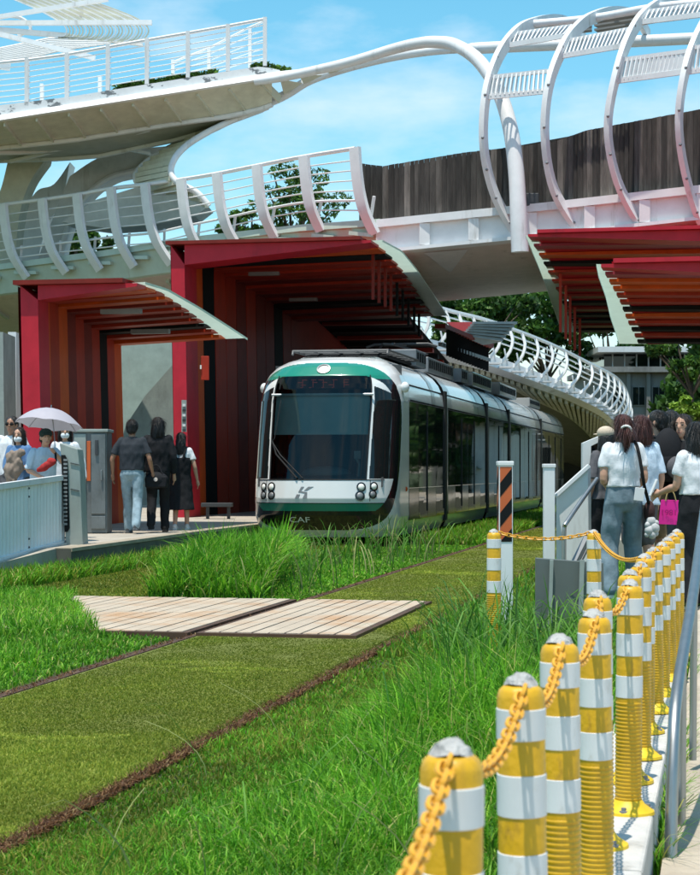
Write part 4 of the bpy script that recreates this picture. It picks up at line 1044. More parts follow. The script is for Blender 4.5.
# folded pantograph
mb = MB()
vb = vcut[1]+.3
mb.tube([T(-.6, vb+1.8, 3.92), T(-.1, vb+.2, 4.05), T(.1, vb+1.9, 4.14)], .03, 6); mb.tube([T(.6, vb+1.8, 3.92), T(.1, vb+.2, 4.05)], .03, 6); mb.tube([T(-.8, vb+1.95, 4.1), T(-.6, vb+1.9, 4.16), T(.6, vb+1.9, 4.16), T(.8, vb+1.95, 4.1)], .03, 6)
mb.build('pantograph', MT['dark_metal'], tram)

# ================================================================== STREET FURNITURE
# ---- yellow bollards with chains
def ring_prof(z0, z1, r, pitch=.0125, amp=.0028):
    out = []; z = z0
    while z < z1: out += [(r, z), (r+amp, z+pitch*.25), (r+amp, z+pitch*.6), (r, z+pitch*.85)]; z += pitch
    return out
BR = .0425; BH = .75
def make_bollard(loc, label):
    b = thing('bollard', loc, label, 'bollard', 'yellow and white chain bollards')
    mb = MB(); pr = [(BR+.004, .012)]+ring_prof(.02, .36, BR-.001)+[(BR, .365), (BR, BH-.022), (BR-.004, BH-.009), (BR-.012, BH-.002), (0.012, BH)]
    mb.lathe(loc, pr, 28); mb.build('post', MT['yellow'], b, smooth=50)
    for z0, z1 in ((.383, .453), (.520, .592), (.655, .728-.02)):
        mb = MB(); mb.lathe(loc, [(BR, z0-.001), (BR+.0016, z0), (BR+.0016, z1), (BR, z1+.001)], 28, cap=False); mb.build('reflective_band', MT['band'], b, smooth=50)
    mb = MB(); mb.lathe(loc, [(.088, .0), (.086, .010), (.076, .016), (.056, .030), (.046, .045)], 24); base = mb.build('base', MT['yellow_base'], b, smooth=35)
    for k in range(3):
        a = k*2*PI/3+.4; mb = MB(); mb.lathe((loc[0]+0.068*math.cos(a), loc[1]+0.068*math.sin(a), loc[2]+.012), [(.016, 0), (.016, .006), (.009, .007), (.009, .016), (0.003, .017)], 8); mb.build('bolt', MT['grey_metal'], base, smooth=0)
    mb = MB(); rr = random.Random(3); n, m = 12, 4; 
    vs = [(loc[0], loc[1], loc[2]+BH+.021)]; 
    for i in range(1, m+1):
        for j in range(n):
            a = 2*PI*j/n; f = i/m; r = .030*f*rr.uniform(.85, 1.12); vs.append((loc[0]+r*math.cos(a), loc[1]+r*math.sin(a), loc[2]+BH+.021*(1-f**2)+rr.uniform(-.003, .003)))
    fs = [(0, 1+j, 1+(j+1) % n) for j in range(n)]+[(1+(i-1)*n+j, 1+i*n+j, 1+i*n+(j+1) % n, 1+(i-1)*n+(j+1) % n) for i in range(1, m) for j in range(n)]
    mb.add(vs, fs); mb.build('cement_cap', MT['cement'], b, smooth=70)
    return b
def bol_at(px, Y, zt=.97): p = P(px, HOR, Y); return (p[0], Y, zt-BH)
bl = [(322, 1.52, 'nearest yellow bollard, just below the bottom edge of the picture'), (450, 2.45, 'nearest whole bollard top, blurred, at the bottom edge'), (525, 3.23, 'second nearest yellow and white bollard with a thick grey cap'),
      (562, 4.0, 'yellow and white bollard between the second and the ribbed fourth of the row'), (597, 4.72, 'fourth bollard of the row, hiding the next one behind its left edge'), (599.5, 5.46, 'yellow bollard peeping over the top of the fourth one'),
      (628, 6.0, 'tall looking bollard with a full ribbed foot, right of the peeping one'), (629.5, 6.6, 'bollard standing right behind the one with the full ribbed foot'), (640, 7.15, 'first of the tightly packed bollards below the jeans woman'),
      (644.5, 7.85, 'second of the tightly packed bollards below the jeans woman'), (654.5, 8.5, 'bollard before the pink bag, left of two'), (661, 9.1, 'bollard before the pink bag, right of two'), (668, 9.75, 'bollard just below the pink bag in the packed row'),
      (672.5, 10.4, 'last but one bollard at the far end of the row'), (677, 11.1, 'last bollard at the far end of the row')]
BT = []; proto = None
rz = random.Random(4)
for i, (px, Y, lb) in enumerate(bl):
    loc = bol_at(px, Y)
    if proto is None: proto = make_bollard(loc, lb); o = proto
    else: o = copy_tree(proto); o.location = loc; o['label'] = lb
    o.rotation_euler = (rz.uniform(-.012, .012), rz.uniform(-.012, .012), rz.uniform(0, 6))
    BT.append(Vector((loc[0], loc[1], loc[2]+BH+.006)))
sideb = []
for px, Y, lb in ((494, 11.1, 'bollard standing in the tall grass beside the striped post'), (594, 11.0, 'bollard by the white ramp wall, behind the slate panel')):
    loc = bol_at(px, Y); o = copy_tree(proto); o.location = loc; o['label'] = lb; o.rotation_euler = (0, 0, 1.0); sideb.append(Vector((loc[0], loc[1], loc[2]+BH+.006)))
def chain(a, b, sag, label, pitch=.026):
    a, b = Vector(a), Vector(b); n0 = 60
    pts = [a.lerp(b, i/n0)-Vector((0, 0, 4*sag*(i/n0)*(1-i/n0))) for i in range(n0+1)]
    cum = [0]
    for i in range(n0): cum.append(cum[-1]+(pts[i+1]-pts[i]).length)
    N = int(cum[-1]/pitch); mb = MB(); k = 0
    lx, ly, wr = .0195, .0105, .0040
    for i in range(N):
        s = (i+.5)/N*cum[-1]
        while cum[k+1] < s: k += 1
        p = pts[k].lerp(pts[k+1], (s-cum[k])/(cum[k+1]-cum[k])); d = (pts[k+1]-pts[k]).normalized()
        sd = d.cross(Vector((0, 0, 1))).normalized(); u = sd.cross(d)
        if i % 2: sd, u = (sd*.5+u*.86), (u*.5-sd*.86)
        else: sd, u = (sd*.86-u*.5), (u*.86+sd*.5)
        loop = []
        for j in range(10):
            an = 2*PI*j/10; cx, cy = math.cos(an), math.sin(an)
            loop.append(p+d*(lx*math.copysign(abs(cx)**.75, cx))+sd*(ly*math.copysign(abs(cy)**.75, cy)))
        vs = []
        for j in range(10):
            c = loop[j]; t = (loop[(j+1) % 10]-loop[j-1]).normalized(); o_ = t.cross(u).normalized()
            for q in range(5):
                a2 = 2*PI*q/5; vs.append(c+(o_*math.cos(a2)+u*math.sin(a2))*wr)
        mb.add(vs, [(j*5+q, j*5+(q+1) % 5, ((j+1) % 10)*5+(q+1) % 5, ((j+1) % 10)*5+q) for j in range(10) for q in range(5)])
    o = mb.build('chain', MT['chain'], smooth=60); return tag(o, label, 'chain', 'plastic chains between the bollards')
cl_lab = ['chain hanging from the nearest whole bollard down to the bottom edge', 'chain from the second nearest bollard to the nearest one', 'chain dipping from the third bollard to the second', 'chain from the fourth bollard to the third']
for i in range(len(BT)-1):
    lb = cl_lab[i] if i < 4 else 'plastic chain between %s' % ['the fourth bollard and the peeping one', 'the peeping bollard and the one with a full ribbed foot', 'the full ribbed bollard and the one right behind it', 'the hidden bollard and the packed ones below the jeans woman', 'the two packed bollards below the jeans woman',
         'the packed bollards and the pair before the pink bag', 'the two bollards before the pink bag', 'the pair before the bag and the one below it', 'the one below the bag and the last but one', 'the last two bollards of the row'][i-4]
    chain(BT[i], BT[i+1], .085 if i < 4 else .075, lb)
chain(sideb[0], sideb[1], .045, 'long chain hanging across the tall grass before the white ramp wall')
chain(sideb[1], BT[10], .10, 'chain from the bollard at the ramp wall back to the packed row')
# ---- right handrail
hr = thing('handrail', (1.05, 5.6, 0), 'brushed steel handrail at the right edge of the path', 'handrail')
pp = pcurve([P(*q) for q in [(712, 455, 9.2), (703, 520, 8.2), (694.5, 585, 7.2), (687, 632, 6.7), (679.5, 676, 6.35), (675, 712, 6.15), (672.8, 760, 6.05), (671.5, 815, 6.0), (670, 890, 5.95)]], 8)
mb = MB(); mb.tube(pp, .021, 16); mb.build('rail', MT['steel'], hr)
for (px, y0, y1, Y) in ((682.5, 668, 862, 6.5), (694, 600, 760, 7.6)):
    mb = MB(); mb.tube([P(px, y0, Y), P(px-1.2, y1, Y)], .016, 10); mb.build('post', MT['steel'], hr)
# ---- striped post, white post, ramp wall, glass gate, slate panel
def stpost(name, px, Y, wd, z0, z1, m, label, cat, yaw=.05):
    c = P(px, HOR, Y); t = thing(name, (c[0], Y, z0), label, cat); R = Matrix.Rotation(yaw, 3, 'Z')
    return t, c, R
t, c, R = stpost('striped_post', 505, 14, .115, 0, 1.39, None, 'square post with orange and black diagonal stripes in the grass beside the tram', 'post')
mb = MB(); mb.box((c[0], 14, .695), (.108, .108, 1.39), R); mb.build('post', MT['white'], t, smooth=0, bevel=.006)
mb = MB(); mb.box((c[0], 14, 1.40), (.122, .122, .035), R); mb.build('cap', MT['white'], t, smooth=0, bevel=.006)
for side in range(4):
    R2 = Matrix.Rotation(.05+side*PI/2, 3, 'Z')
    for nm, m, off in (('orange_sheet', MT['hazard'], .0555), ('black_stripe', MT['black'], .0575)):
        mb = MB(); W2 = .046; zlo, zhi = .80, 1.375
        def q(x, z): 
            v = R2 @ Vector((x, -off, 0)); return (c[0]+v.x, 14+v.y, z)
        if nm == 'orange_sheet': mb.add([q(-W2, zlo-.0), q(W2, zlo), q(W2, zhi), q(-W2, zhi)], [(0, 1, 2, 3)])
        else:
            z = zlo-.12
            while z < zhi:
                zz = [z, z+.115, z+.225, z+.11]
                pts = [(-W2, z), (W2, z+.115), (W2, z+.225), (-W2, z+.11)]
                cl = [(x, min(max(y, zlo), zhi)) for x, y in pts]
                if max(y for x, y in cl)-min(y for x, y in cl) > .01: mb.add([q(x, y) for x, y in cl], [(0, 1, 2, 3)])
                z += .23
        mb.build(nm, m, t, smooth=0)
rw = thing('ramp_wall', P(570, 560, 17.5), 'white sheet metal ramp wall with sloping top edge and a square end post', 'wall')
mb = MB(); mb.prism([P(x, y, 17.4) for x, y in [(556, 497), (588, 467), (589, 570), (556, 590)]], (.04, .10, 0)); mb.build('panel', MT['fence'], rw, smooth=0, bevel=.006)
mb = MB(); mb.box(((549.5-350)/FPX*17.2, 17.25, .69), (.105, .105, 1.38)); mb.build('end_post', MT['white'], rw, smooth=0, bevel=.006)
mb = MB(); mb.box(((549.5-350)/FPX*17.2, 17.25, 1.39), (.12, .12, .035)); mb.build('post_cap', MT['white'], rw, smooth=0, bevel=.005)
mb = MB(); mb.beam(P(555, 496, 17.42), P(589, 465.5, 17.42), .12, .03); mb.build('top_rail', MT['white'], rw, smooth=0)
mb = MB(); mb.tube(pcurve([P(564, 570, 16.6), P(564, 540, 16.6), P(564.5, 527, 16.6), P(567, 522, 16.62), P(584, 497, 17.0), P(597, 479, 17.3)], 5), .022, 10); mb.build('handrail', MT['steel'], rw)
mb = MB(); mb.beam(P(573, 566, 16.7), P(590, 532, 17.0), .05, .05); mb.beam(P(578, 566, 16.75), P(592, 538, 17.0), .03, .03); mb.build('lower_rail', MT['grey_metal'], rw, smooth=0)
gg = thing('gate_frame', P(592, 560, 18.2), 'white framed dark gate panel at the top of the ramp wall', 'gate')
mb = MB(); q = [(583, 443), (601, 435.5), (601, 441), (591, 446), (590, 572), (583, 572)]; mb.prism([P(x, y, 18.2) for x, y in q], (0, .14, 0)); mb.build('frame', MT['fence'], gg, smooth=0)
mb = MB(); mb.prism([P(x, y, 18.25) for x, y in [(591.5, 446), (598, 443), (598, 542), (594, 540), (591.5, 532)]], (0, .05, 0)); mb.build('dark_panel', MT['tram_black'], gg, smooth=0)
for y in range(452, 535, 7):
    mb = MB(); mb.beam(P(592.2, y, 18.22), P(597.5, y-1, 18.22), .02, .02); mb.build('grid_bar', MT['grey_metal'], gg, smooth=0)
mb = MB(); mb.box(((600.3-350)/FPX*18.1, 18.1, .75), (.05, .05, 1.35)); mb.build('tan_post', M('tan_post_paint', (.34, .27, .18), .6), gg, smooth=0)
sp = thing('slate_panel', P(570, 640, 12), 'low slate grey sheet panel with two pale uprights behind the tall grass', 'panel')
mb = MB(); mb.prism([P(x, y, 12) for x, y in [(536, 558), (603.5, 563), (605, 652), (536, 652)]], (0, .06, 0)); mb.build('sheet', MT['slate'], sp, smooth=0, bevel=.004)
for x0, x1 in ((549, 552.5), (579, 583.5)):
    mb = MB(); mb.prism([P(x, y, 11.97) for x, y in [(x0+1, 560), (x1+1, 560), (x1-1.5, 650), (x0-1.5, 650)]], (0, .028, 0)); mb.build('upright', MT['pillar'], sp, smooth=0)
# ---- left fence, gate pillar, ticket cabinet
lf = thing('sheet_fence', P(30, 552, 23), 'white corrugated sheet fence in front of the waiting group', 'fence')
def fpt(f, py0, py1, Y0, Y1, x0, x1, dz): pass
A0, A1 = Vector(P(-45, 572, 20.2)), Vector(P(62.5, 543, 24.4)); B0, B1 = Vector(P(-45, 492.5, 20.2)), Vector(P(62.5, 477.5, 24.4))
nrm = (A1-A0).cross(Vector((0, 0, 1))).normalized()
rows = []; n = 150
for i in range(n+1):
    f = i/n; ph = (i % 5); d = .022 if ph in (1, 2) else 0.
    rows.append([A0.lerp(A1, f)+nrm*d, B0.lerp(B1, f)+nrm*d])
for (k0, k1) in ((0, 92), (94, 150)):
    mb = MB(); mb.grid([rows[i] for i in range(k0, k1+1)]); mb.build('sheet', MT['fence'], lf, smooth=0)
for (a, b) in ((A0, A1), (B0, B1)):
    mb = MB(); mb.beam(a+nrm*.01, b+nrm*.01, .08, .07); mb.build('frame_rail', MT['white'], lf, smooth=0)
for f in (.615, .997):
    mb = MB(); mb.beam(A0.lerp(A1, f)+nrm*.01, B0.lerp(B1, f)+nrm*.01, .05, .05, up=(1, 0, 0)); lp = mb.build('frame_post', MT['white'], lf, smooth=0)
    for g_ in (.08, .2, .8, .92):
        mb = MB(); mb.ell(A0.lerp(B0, g_).lerp(A1.lerp(B1, g_), f)+nrm*.04, (.014, .014, .014), 8, 6); mb.build('rivet', MT['dark_metal'], lp)
mb = MB(); mb.beam(A0-Vector((0, 0, .05)), A1-Vector((0, 0, .05)), .18, .12); mb.build('plinth', MT['kerb'], lf, smooth=0)
gp_ = thing('gate_pillar', P(72, 548, 24.3), 'grey pillar with a tall black slot at the end of the sheet fence', 'pillar')
mb = MB(); mb.prism([P(x, y, 24.3) for x, y in [(59.5, 443), (67, 445.5), (77.5, 449), (80, 470), (82.5, 536), (83, 546), (66, 549), (61, 455)]], (.03, .3, 0)); mb.build('body', MT['pillar'], gp_, smooth=0, bevel=.01)
mb = MB(); mb.prism([P(x, y, 24.28) for x, y in [(61, 455), (65, 455), (67.5, 460), (69.5, 528), (67.5, 532), (64.5, 532)]], (0, .03, 0)); mb.build('slot', MT['black'], gp_, smooth=0)
for y in range(460, 528, 4):
    mb = MB(); mb.beam(P(63.6, y, 24.26), P(67.3, y, 24.26), .02, .03); mb.build('slot_bar', MT['grey_metal'], gp_, smooth=0)
for y in (463, 489): 
    mb = MB(); mb.beam(P(70.5, y, 24.29), P(79.4, y+2, 24.29), .012, .012); mb.build('joint_line', MT['dark_metal'], gp_, smooth=0)
tc_ = thing('ticket_cabinet', P(92, 535, 28.6), 'weathered grey steel cabinet with a vertical orange strip under the shelter', 'cabinet')
def cbox(x0, x1, y0, y1, Y, dep, m, nm, bev=.008):
    mb = MB(); px_box(mb, x0, x1, y0, y1, Y, dep); return mb.build(nm, m, tc_, smooth=0, bevel=bev)
cbox(73, 107, 430.5, 533, 28.6, .6, MT['cabinet'], 'body')
cbox(72, 108, 429, 432, 28.55, .7, MT['pillar'], 'lid')
cbox(74, 86, 434, 528, 28.57, .03, MT['pillar'], 'panel'); cbox(91, 105.5, 434, 514, 28.56, .04, MT['cabinet'], 'door'); cbox(91, 105.5, 516, 529, 28.565, .04, MT['cabinet'], 'drawer')
cbox(86.8, 90.6, 441, 481, 28.56, .04, MT['hazard'], 'orange_strip', .004); cbox(95, 98, 440, 455, 28.53, .03, MT['dark_metal'], 'window_slot', .003)
cbox(100.5, 102, 470, 480, 28.52, .04, MT['steel'], 'handle', .004)
# small fittings on the tall shelter: intercom boxes, notice strip, bin
kx = thing('notice_strip', P(184, 440, 36.6), 'narrow grey notice board strip on the post of the tall shelter', 'notice')
mb = MB(); px_box(mb, 181.5, 186.5, 400, 432, 36.9, .05); mb.build('board', MT['pillar'], kx, smooth=0)
for y in range(404, 430, 5):
    mb = MB(); px_box(mb, 182.5, 185.5, y, y+2.4, 36.88, .02); mb.build('notice', MT['dark_metal'] if y % 2 else MT['white'], kx, smooth=0)
for px, lb in ((205, 'orange wall lamp box inside the tall shelter'), (67, 'orange wall lamp box inside the near shelter')):
    Y = 38.6 if px > 100 else 31.5
    k_ = thing('lamp_box', P(px, 365, Y), lb, 'wall lamp')
    mb = MB(); px_box(mb, px-4, px+4, 356, 380, Y, .1); mb.build('box', MT['red'], k_, smooth=0, bevel=.01)
    mb = MB(); px_box(mb, px-5, px-3.5, 365, 369, Y-.03, .05); mb.build('lens', MT['lamp'], k_, smooth=0)
bn = thing('bench', P(215, 520, 37), 'low dark bench inside the tall shelter behind the walkers', 'bench')
mb = MB(); px_box(mb, 201, 232, 503, 507, 37, .4); mb.build('seat', MT['dark_metal'], bn, smooth=0, bevel=.01)
for x in (206, 227):
    mb = MB(); px_box(mb, x, x+3, 507, 521, 37.1, .1); mb.build('leg', MT['dark_metal'], bn, smooth=0)

# ================================================================== PEOPLE
_vox = {}
from mathutils import noise as mnoise
def blob(parts, voxel, it=4, fold=0.):
    """one continuous closed surface from overlapping shapes"""
    me = bpy.data.meshes.new('tmp'); me.from_pydata(parts.V, [], parts.F); me.update()
    o = bpy.data.objects.new('tmp', me); COL.objects.link(o)
    r = o.modifiers.new('r', 'REMESH'); r.mode = 'VOXEL'; r.voxel_size = voxel; r.use_smooth_shade = True
    if it: s = o.modifiers.new('s', 'SMOOTH'); s.iterations = it; s.factor = .5
    dg = bpy.context.evaluated_depsgraph_get(); out = bpy.data.meshes.new_from_object(o.evaluated_get(dg))
    bpy.data.objects.remove(o); bpy.data.meshes.remove(me)
    if fold:
        out.update(); co = [v.co+v.normal*fold*(mnoise.noise(Vector((v.co.x*9+v.co.z*3, v.co.y*9, v.co.z*7)))+.6*mnoise.noise(Vector((v.co.x*26, v.co.y*26, v.co.z*11)))) for v in out.vertices]
        out.vertices.foreach_set('co', [c for p in co for c in p]); out.update()
    return out
def limb(mb, pts, rs, n=12, end=True):
    mb.tube(pcurve(pts, 3), [float(np.interp(i/3., range(len(rs)), rs)) for i in range((len(pts)-1)*3+1)], n)
    mb.ell(pts[0], (rs[0],)*3, n, 8)
    if end: mb.ell(pts[-1], (rs[-1],)*3, n, 8)
def loft(mb, secs, n=20):
    vs = []; 
    for (x, y, z, rx, ry) in secs:
        for j in range(n):
            a = 2*PI*j/n; cx, sx = math.cos(a), math.sin(a)
            vs.append((x+rx*math.copysign(abs(cx)**.85, cx), y+ry*math.copysign(abs(sx)**.85, sx), z))
    m = len(secs)
    fs = [(i*n+j, i*n+(j+1) % n, (i+1)*n+(j+1) % n, (i+1)*n+j) for i in range(m-1) for j in range(n)]
    fs += [tuple(range(n))[::-1], tuple((m-1)*n+j for j in range(n))]
    mb.add(vs, fs)
SKIN = M('skin', (.50, .28, .19), .5, var=.06); SKIN2 = M('tanned_skin', (.34, .17, .105), .5, var=.06)
CL = {}
def cloth(name, col, rough=.85, var=.12):
    if name not in CL: CL[name] = M(name, col, rough, var=var, vscale=9, bump=.15, bscale=60, spec=.2)
    return CL[name]
HAIR = M('black_hair', (.012, .010, .009), .38, var=.6, vscale=45, bump=.8, bscale=45, stretch=(3, 3, .25)); AUB = M('auburn_hair', (.060, .014, .010), .38, var=.7, vscale=45, bump=.8, bscale=45, stretch=(3, 3, .25)); BRN = M('dark_brown_hair', (.030, .016, .011), .38, var=.6, vscale=45, bump=.8, bscale=45, stretch=(3, 3, .25))
EYE = M('eye', (.02, .015, .012), .15); LIP = M('lips', (.36, .12, .10), .5); MASK = cloth('mask_cloth', (.66, .72, .76)); SOLE = M('white_sole', (.68, .68, .66), .6)
def person(px, py_head, Y, base, yaw, label, skin=SKIN, sex='f', hair=('short', HAIR), top=None, bottom=None, shoes=None, stride=0., arms=None, head_yaw=0., lean=0., group=None, face=True, mask=False, glasses=False, hat=None, vox=.0085, spread=0.):
    H = zat(py_head, Y)-base; k = H/1.70
    root = thing('person', ((px-350)/FPX*Y, Y, base), label, 'person', group)
    Mx = Matrix.Rotation(math.radians(yaw), 4, 'Z')
    def fin(me, name, m, sm=True):
        me.transform(Mx @ Matrix.Scale(k, 4)); me.materials.clear(); me.materials.append(m)
        me.polygons.foreach_set('use_smooth', [True]*len(me.polygons)); me.update()
        o = bpy.data.objects.new(name, me); COL.objects.link(o); o.parent = root; LOC[o.name] = tuple(root.location); return o
    def raw(mb, name, m, parent=None):
        me = bpy.data.meshes.new(name); me.from_pydata(mb.V, [], mb.F); me.update(); return fin(me, name, m)
    sw_ = .160 if sex == 'f' else .178; hp_ = .085; wr = .115 if sex == 'f' else .14; hipr = .16 if sex == 'f' else .155
    ly = lean
    def up(z): return ly*max(0, (z-.9))/.5          # forward lean of the trunk
    sh = {s: Vector((s*sw_, up(1.39), 1.385)) for s in (-1, 1)}
    dflt = {s: (Vector((s*(sw_+.05), up(1.1)-.03, 1.10)), Vector((s*(sw_+.055), up(1.0)+.06, .86))) for s in (-1, 1)}
    A = {}
    for s in (-1, 1):
        a = (arms or {}).get(s); A[s] = (Vector(a[0]), Vector(a[1])) if a else dflt[s]
    hip = {s: Vector((s*hp_, 0, .90)) for s in (-1, 1)}
    ank = {s: Vector((s*(hp_+.01+spread), s*stride, .085+(0.05 if s*stride < -.1 else 0))) for s in (-1, 1)}
    kne = {s: (hip[s]+ank[s])*.5+Vector((0, .05+(.04 if s*stride < 0 else 0), 0.0)) for s in (-1, 1)}
    hc = Vector((0, up(1.58)+.015, 1.585)); HY = math.radians(head_yaw); HR = Matrix.Rotation(HY, 3, 'Z')
    def hd(x, y, z): return hc+HR @ Vector((x, y, z))
    # ---- body
    b = MB()
    loft(b, [(0, 0, .83, .06, .05), (0, 0, .90, hipr-.02, .095), (0, up(1.0), 1.0, wr+.01, .085), (0, up(1.1), 1.10, wr, .08), (0, up(1.25), 1.25, wr+.03, .095), (0, up(1.36), 1.36, sw_-.015, .085), (0, up(1.43), 1.43, .08, .06)])
    limb(b, [(0, up(1.38), 1.38), (0, up(1.46)+.005, 1.46), tuple(hc-Vector((0, .01, .06)))], [.062, .052, .05])
    b.ell(hc+Vector((0, 0, .02)), (.072, .092, .10), R=HR); b.ell(hd(0, .025, -.05), (.056, .066, .068), R=HR); b.ell(hd(0, .05, -.095), (.030, .03, .022), R=HR)
    b.ell(hd(0, .092, -.012), (.014, .022, .028), 8, 6, R=HR)
    for s in (-1, 1): b.ell(hd(s*.075, -.005, -.005), (.012, .024, .033), 8, 6, R=HR)
    for s in (-1, 1):
        e, w_ = A[s]
        limb(b, [sh[s]-Vector((s*.01, 0, .01)), (sh[s]+e)/2, e, (e*2+w_)/3+Vector((0, 0, 0)), w_], [.048, .042, .036, .037, .024])
        d = (w_-e).normalized(); fw = Vector((0, 1, 0)) if abs(d.y) < .8 else Vector((0, 0, 1)); sd = d.cross(fw).normalized(); nn = sd.cross(d).normalized()
        pc = w_+d*.055
        b.tube([w_, w_+d*.03, pc+d*.045], [.022, .030, .030], 8)
        R = Matrix((nn, sd, d)).transposed(); b.ell(pc, (.038, .016, .05), 10, 8, R=R)
        cv = Vector((-s, 0, 0)) if abs(d.z) > .6 else Vector((0, 0, -1))
        for q, ln in zip((-1.5, -.5, .5, 1.5), (.062, .076, .074, .066) if s > 0 else (.062, .074, .076, .066)):
            r0 = pc+d*.038+nn*(q*.0195)
            limb(b, [r0, r0+d*ln*.5+cv*.008, r0+d*ln+cv*.026], [.0095, .009, .0075], 6)
        limb(b, [w_+d*.03+nn*.022, w_+d*.06+nn*.052+cv*.008, w_+d*.092+nn*.058+cv*.018], [.012, .0105, .008], 6)
        limb(b, [hip[s], (hip[s]+kne[s])/2, kne[s], (kne[s]*2+ank[s])/3+Vector((0, -.015, 0)), ank[s]], [.082, .070, .052, .050, .036])
        b.ell(ank[s]+Vector((0, .06, -.04)), (.036, .10, .035))
    fin(blob(b, vox, 3), 'body', skin)
    # ---- top
    if top:
        kind, m, slv, hem, ease = top; c = MB(); e_ = ease
        loft(c, [(0, up(hem), hem, (hipr if hem < 1 else wr+.022)+.012+e_, .105+e_), (0, up(hem+.08), hem+.08, wr+.028+e_, .103+e_), (0, up(1.2), 1.2, wr+.035+e_, .108+e_), (0, up(1.33), 1.33, sw_+.005, .105+e_*.5), (0, up(1.40), 1.40, sw_-.025, .085), (0, up(1.445), 1.445, .078, .068)])
        for s in (-1, 1):
            e, w_ = A[s]
            if kind == 'dress': continue
            p = [sh[s]-Vector((s*.02, 0, 0.0)), sh[s].lerp(e, min(1, slv)*.6), sh[s].lerp(e, min(1, slv))]; r = [.062, .055+e_*.25, .050+e_*.55]
            if slv > 1: p += [e.lerp(w_, slv-1)]; r += [.042+e_*.6]
            if slv > .05: limb(c, p, r, end=False)
            else: c.ell(sh[s]-Vector((s*.03, 0, 0)), (.06, .06, .06))
        fin(blob(c, .0095, 3, .011), 'shirt' if kind != 'dress' else 'dress_top', m)
    # ---- bottom
    if bottom:
        kind, m, ln, wd, waist = bottom; c = MB()
        if kind in ('trousers', 'shorts'):
            loft(c, [(0, 0, .80, .07, .07), (0, 0, .88, hipr+.018, .118), (0, 0, .97, hipr+.008, .112), (0, up(waist), waist, wr+.026, .10)])
            for s in (-1, 1):
                b_ = kne[s].lerp(ank[s], max(0, min(1, (ln-.5)*2))) if ln > .5 else hip[s].lerp(kne[s], ln*2)
                if ln > .5: limb(c, [hip[s]+Vector((0, 0, -.02)), (hip[s]+kne[s])/2, kne[s]+Vector((0, -.006, 0)), (kne[s]+b_)/2, b_], [.098, .082+wd*.5, .062+wd, .058+wd, .052+wd])
                else: limb(c, [hip[s]+Vector((0, 0, -.02)), (hip[s]+b_)/2, b_], [.098, .085+wd*.6, .075+wd])
        else:
            loft(c, [(0, -.005, ln, .20+wd, .16+wd), (0, 0, .60, .19+wd*.7, .15), (0, 0, .88, hipr+.025, .125), (0, 0, .98, wr+.06, .125), (0, up(waist), waist, wr+(.066 if kind == 'pinafore' else .035), .14 if kind == 'pinafore' else .105)]+([(0, up(1.22), 1.22, wr+.068, .142), (0, up(1.27), 1.27, wr+.062, .138)] if kind == 'pinafore' else []))
            if kind == 'pinafore':
                for s in (-1, 1): limb(c, [(s*.06, up(1.25)-.135, 1.24), (s*.085, up(1.38)-.115, 1.37), (s*.10, up(1.42), 1.455), (s*.09, up(1.36)+.11, 1.36), (s*.085, up(1.25)+.13, 1.25)], [.020]*5, 8)
        fin(blob(c, .011, 5, .009), {'trousers': 'trousers', 'shorts': 'shorts', 'skirt': 'skirt', 'pinafore': 'pinafore'}[kind], m)
    # ---- shoes
    sm = shoes or cloth('white_shoe_leather', (.62, .62, .60), .5)
    for s in (-1, 1):
        c = MB(); a = ank[s]
        c.ell(a+Vector((0, .075, -.045)), (.046, .115, .042)); c.ell(a+Vector((0, -.01, -.02)), (.044, .06, .055)); c.box(tuple(a+Vector((0, .06, -.072))), (.085, .25, .026))
        sh_o = fin(blob(c, .010, 3), 'shoe', sm)
    # ---- hair
    if hair:
        kind, m = hair; c = MB()
        c.ell(hd(0, -.018, .032), (.086, .098, .098), R=HR)
        if kind != 'short': c.ell(hd(0, -.035, -.02), (.082, .082, .10), R=HR)
        else: c.ell(hd(0, -.05, -.01), (.075, .062, .075), R=HR)
        if kind == 'long': loft(c, [tuple(hd(0, -.085, -.42))+(.075, .030), tuple(hd(0, -.085, -.30))+(.10, .045), tuple(hd(0, -.07, -.14))+(.095, .065), tuple(hd(0, -.04, .0))+(.085, .085)])
        if kind == 'bob': loft(c, [tuple(hd(0, -.045, -.18))+(.085, .055), tuple(hd(0, -.035, -.08))+(.097, .082), tuple(hd(0, -.025, .02))+(.088, .092)])
        if kind == 'tied':
            limb(c, [hd(0, -.09, .01), hd(.005, -.125, -.04), hd(.01, -.12, -.11), hd(.0, -.10, -.17)], [.045, .050, .042, .02])
        mh = blob(c, .009, 4, .010)
        mh.update(); st_ = random.Random(int(px)); HI = HR.inverted(); vv = [(v.co.copy(), v.normal.copy()) for v in mh.vertices]; vs_ = [v for v in vv if (HI @ (v[0]-hc)).y < (.025 if kind != 'short' else -.01) and (not hat or v[0].z < hc.z+.01)]; zm = min(v[0].z for v in vv); sv, sf = [], []
        for _ in range(560):
            p, n_ = st_.choice(vs_)
            L_ = st_.uniform(.03, .07) if kind == 'short' else st_.uniform(.08, .18)
            d_ = Vector((0, 0, -1))-n_*(-n_.z)
            if d_.length < .2: d_ = Vector((st_.uniform(-1, 1), st_.uniform(-1, 1), 0))
            d_.normalize(); sd_ = d_.cross(n_).normalized()*st_.uniform(.0014, .0032); b_ = len(sv)
            q0 = p+n_*.002; q1 = q0+d_*L_*.5+n_*.007+sd_*st_.uniform(-1, 1); q2 = q0+d_*L_+n_*st_.uniform(-.002, .010)+sd_*st_.uniform(-2, 2)
            sv += [q0-sd_, q0+sd_, q1+sd_, q1-sd_, q2]; sf += [(b_, b_+1, b_+2, b_+3), (b_+3, b_+2, b_+4)]
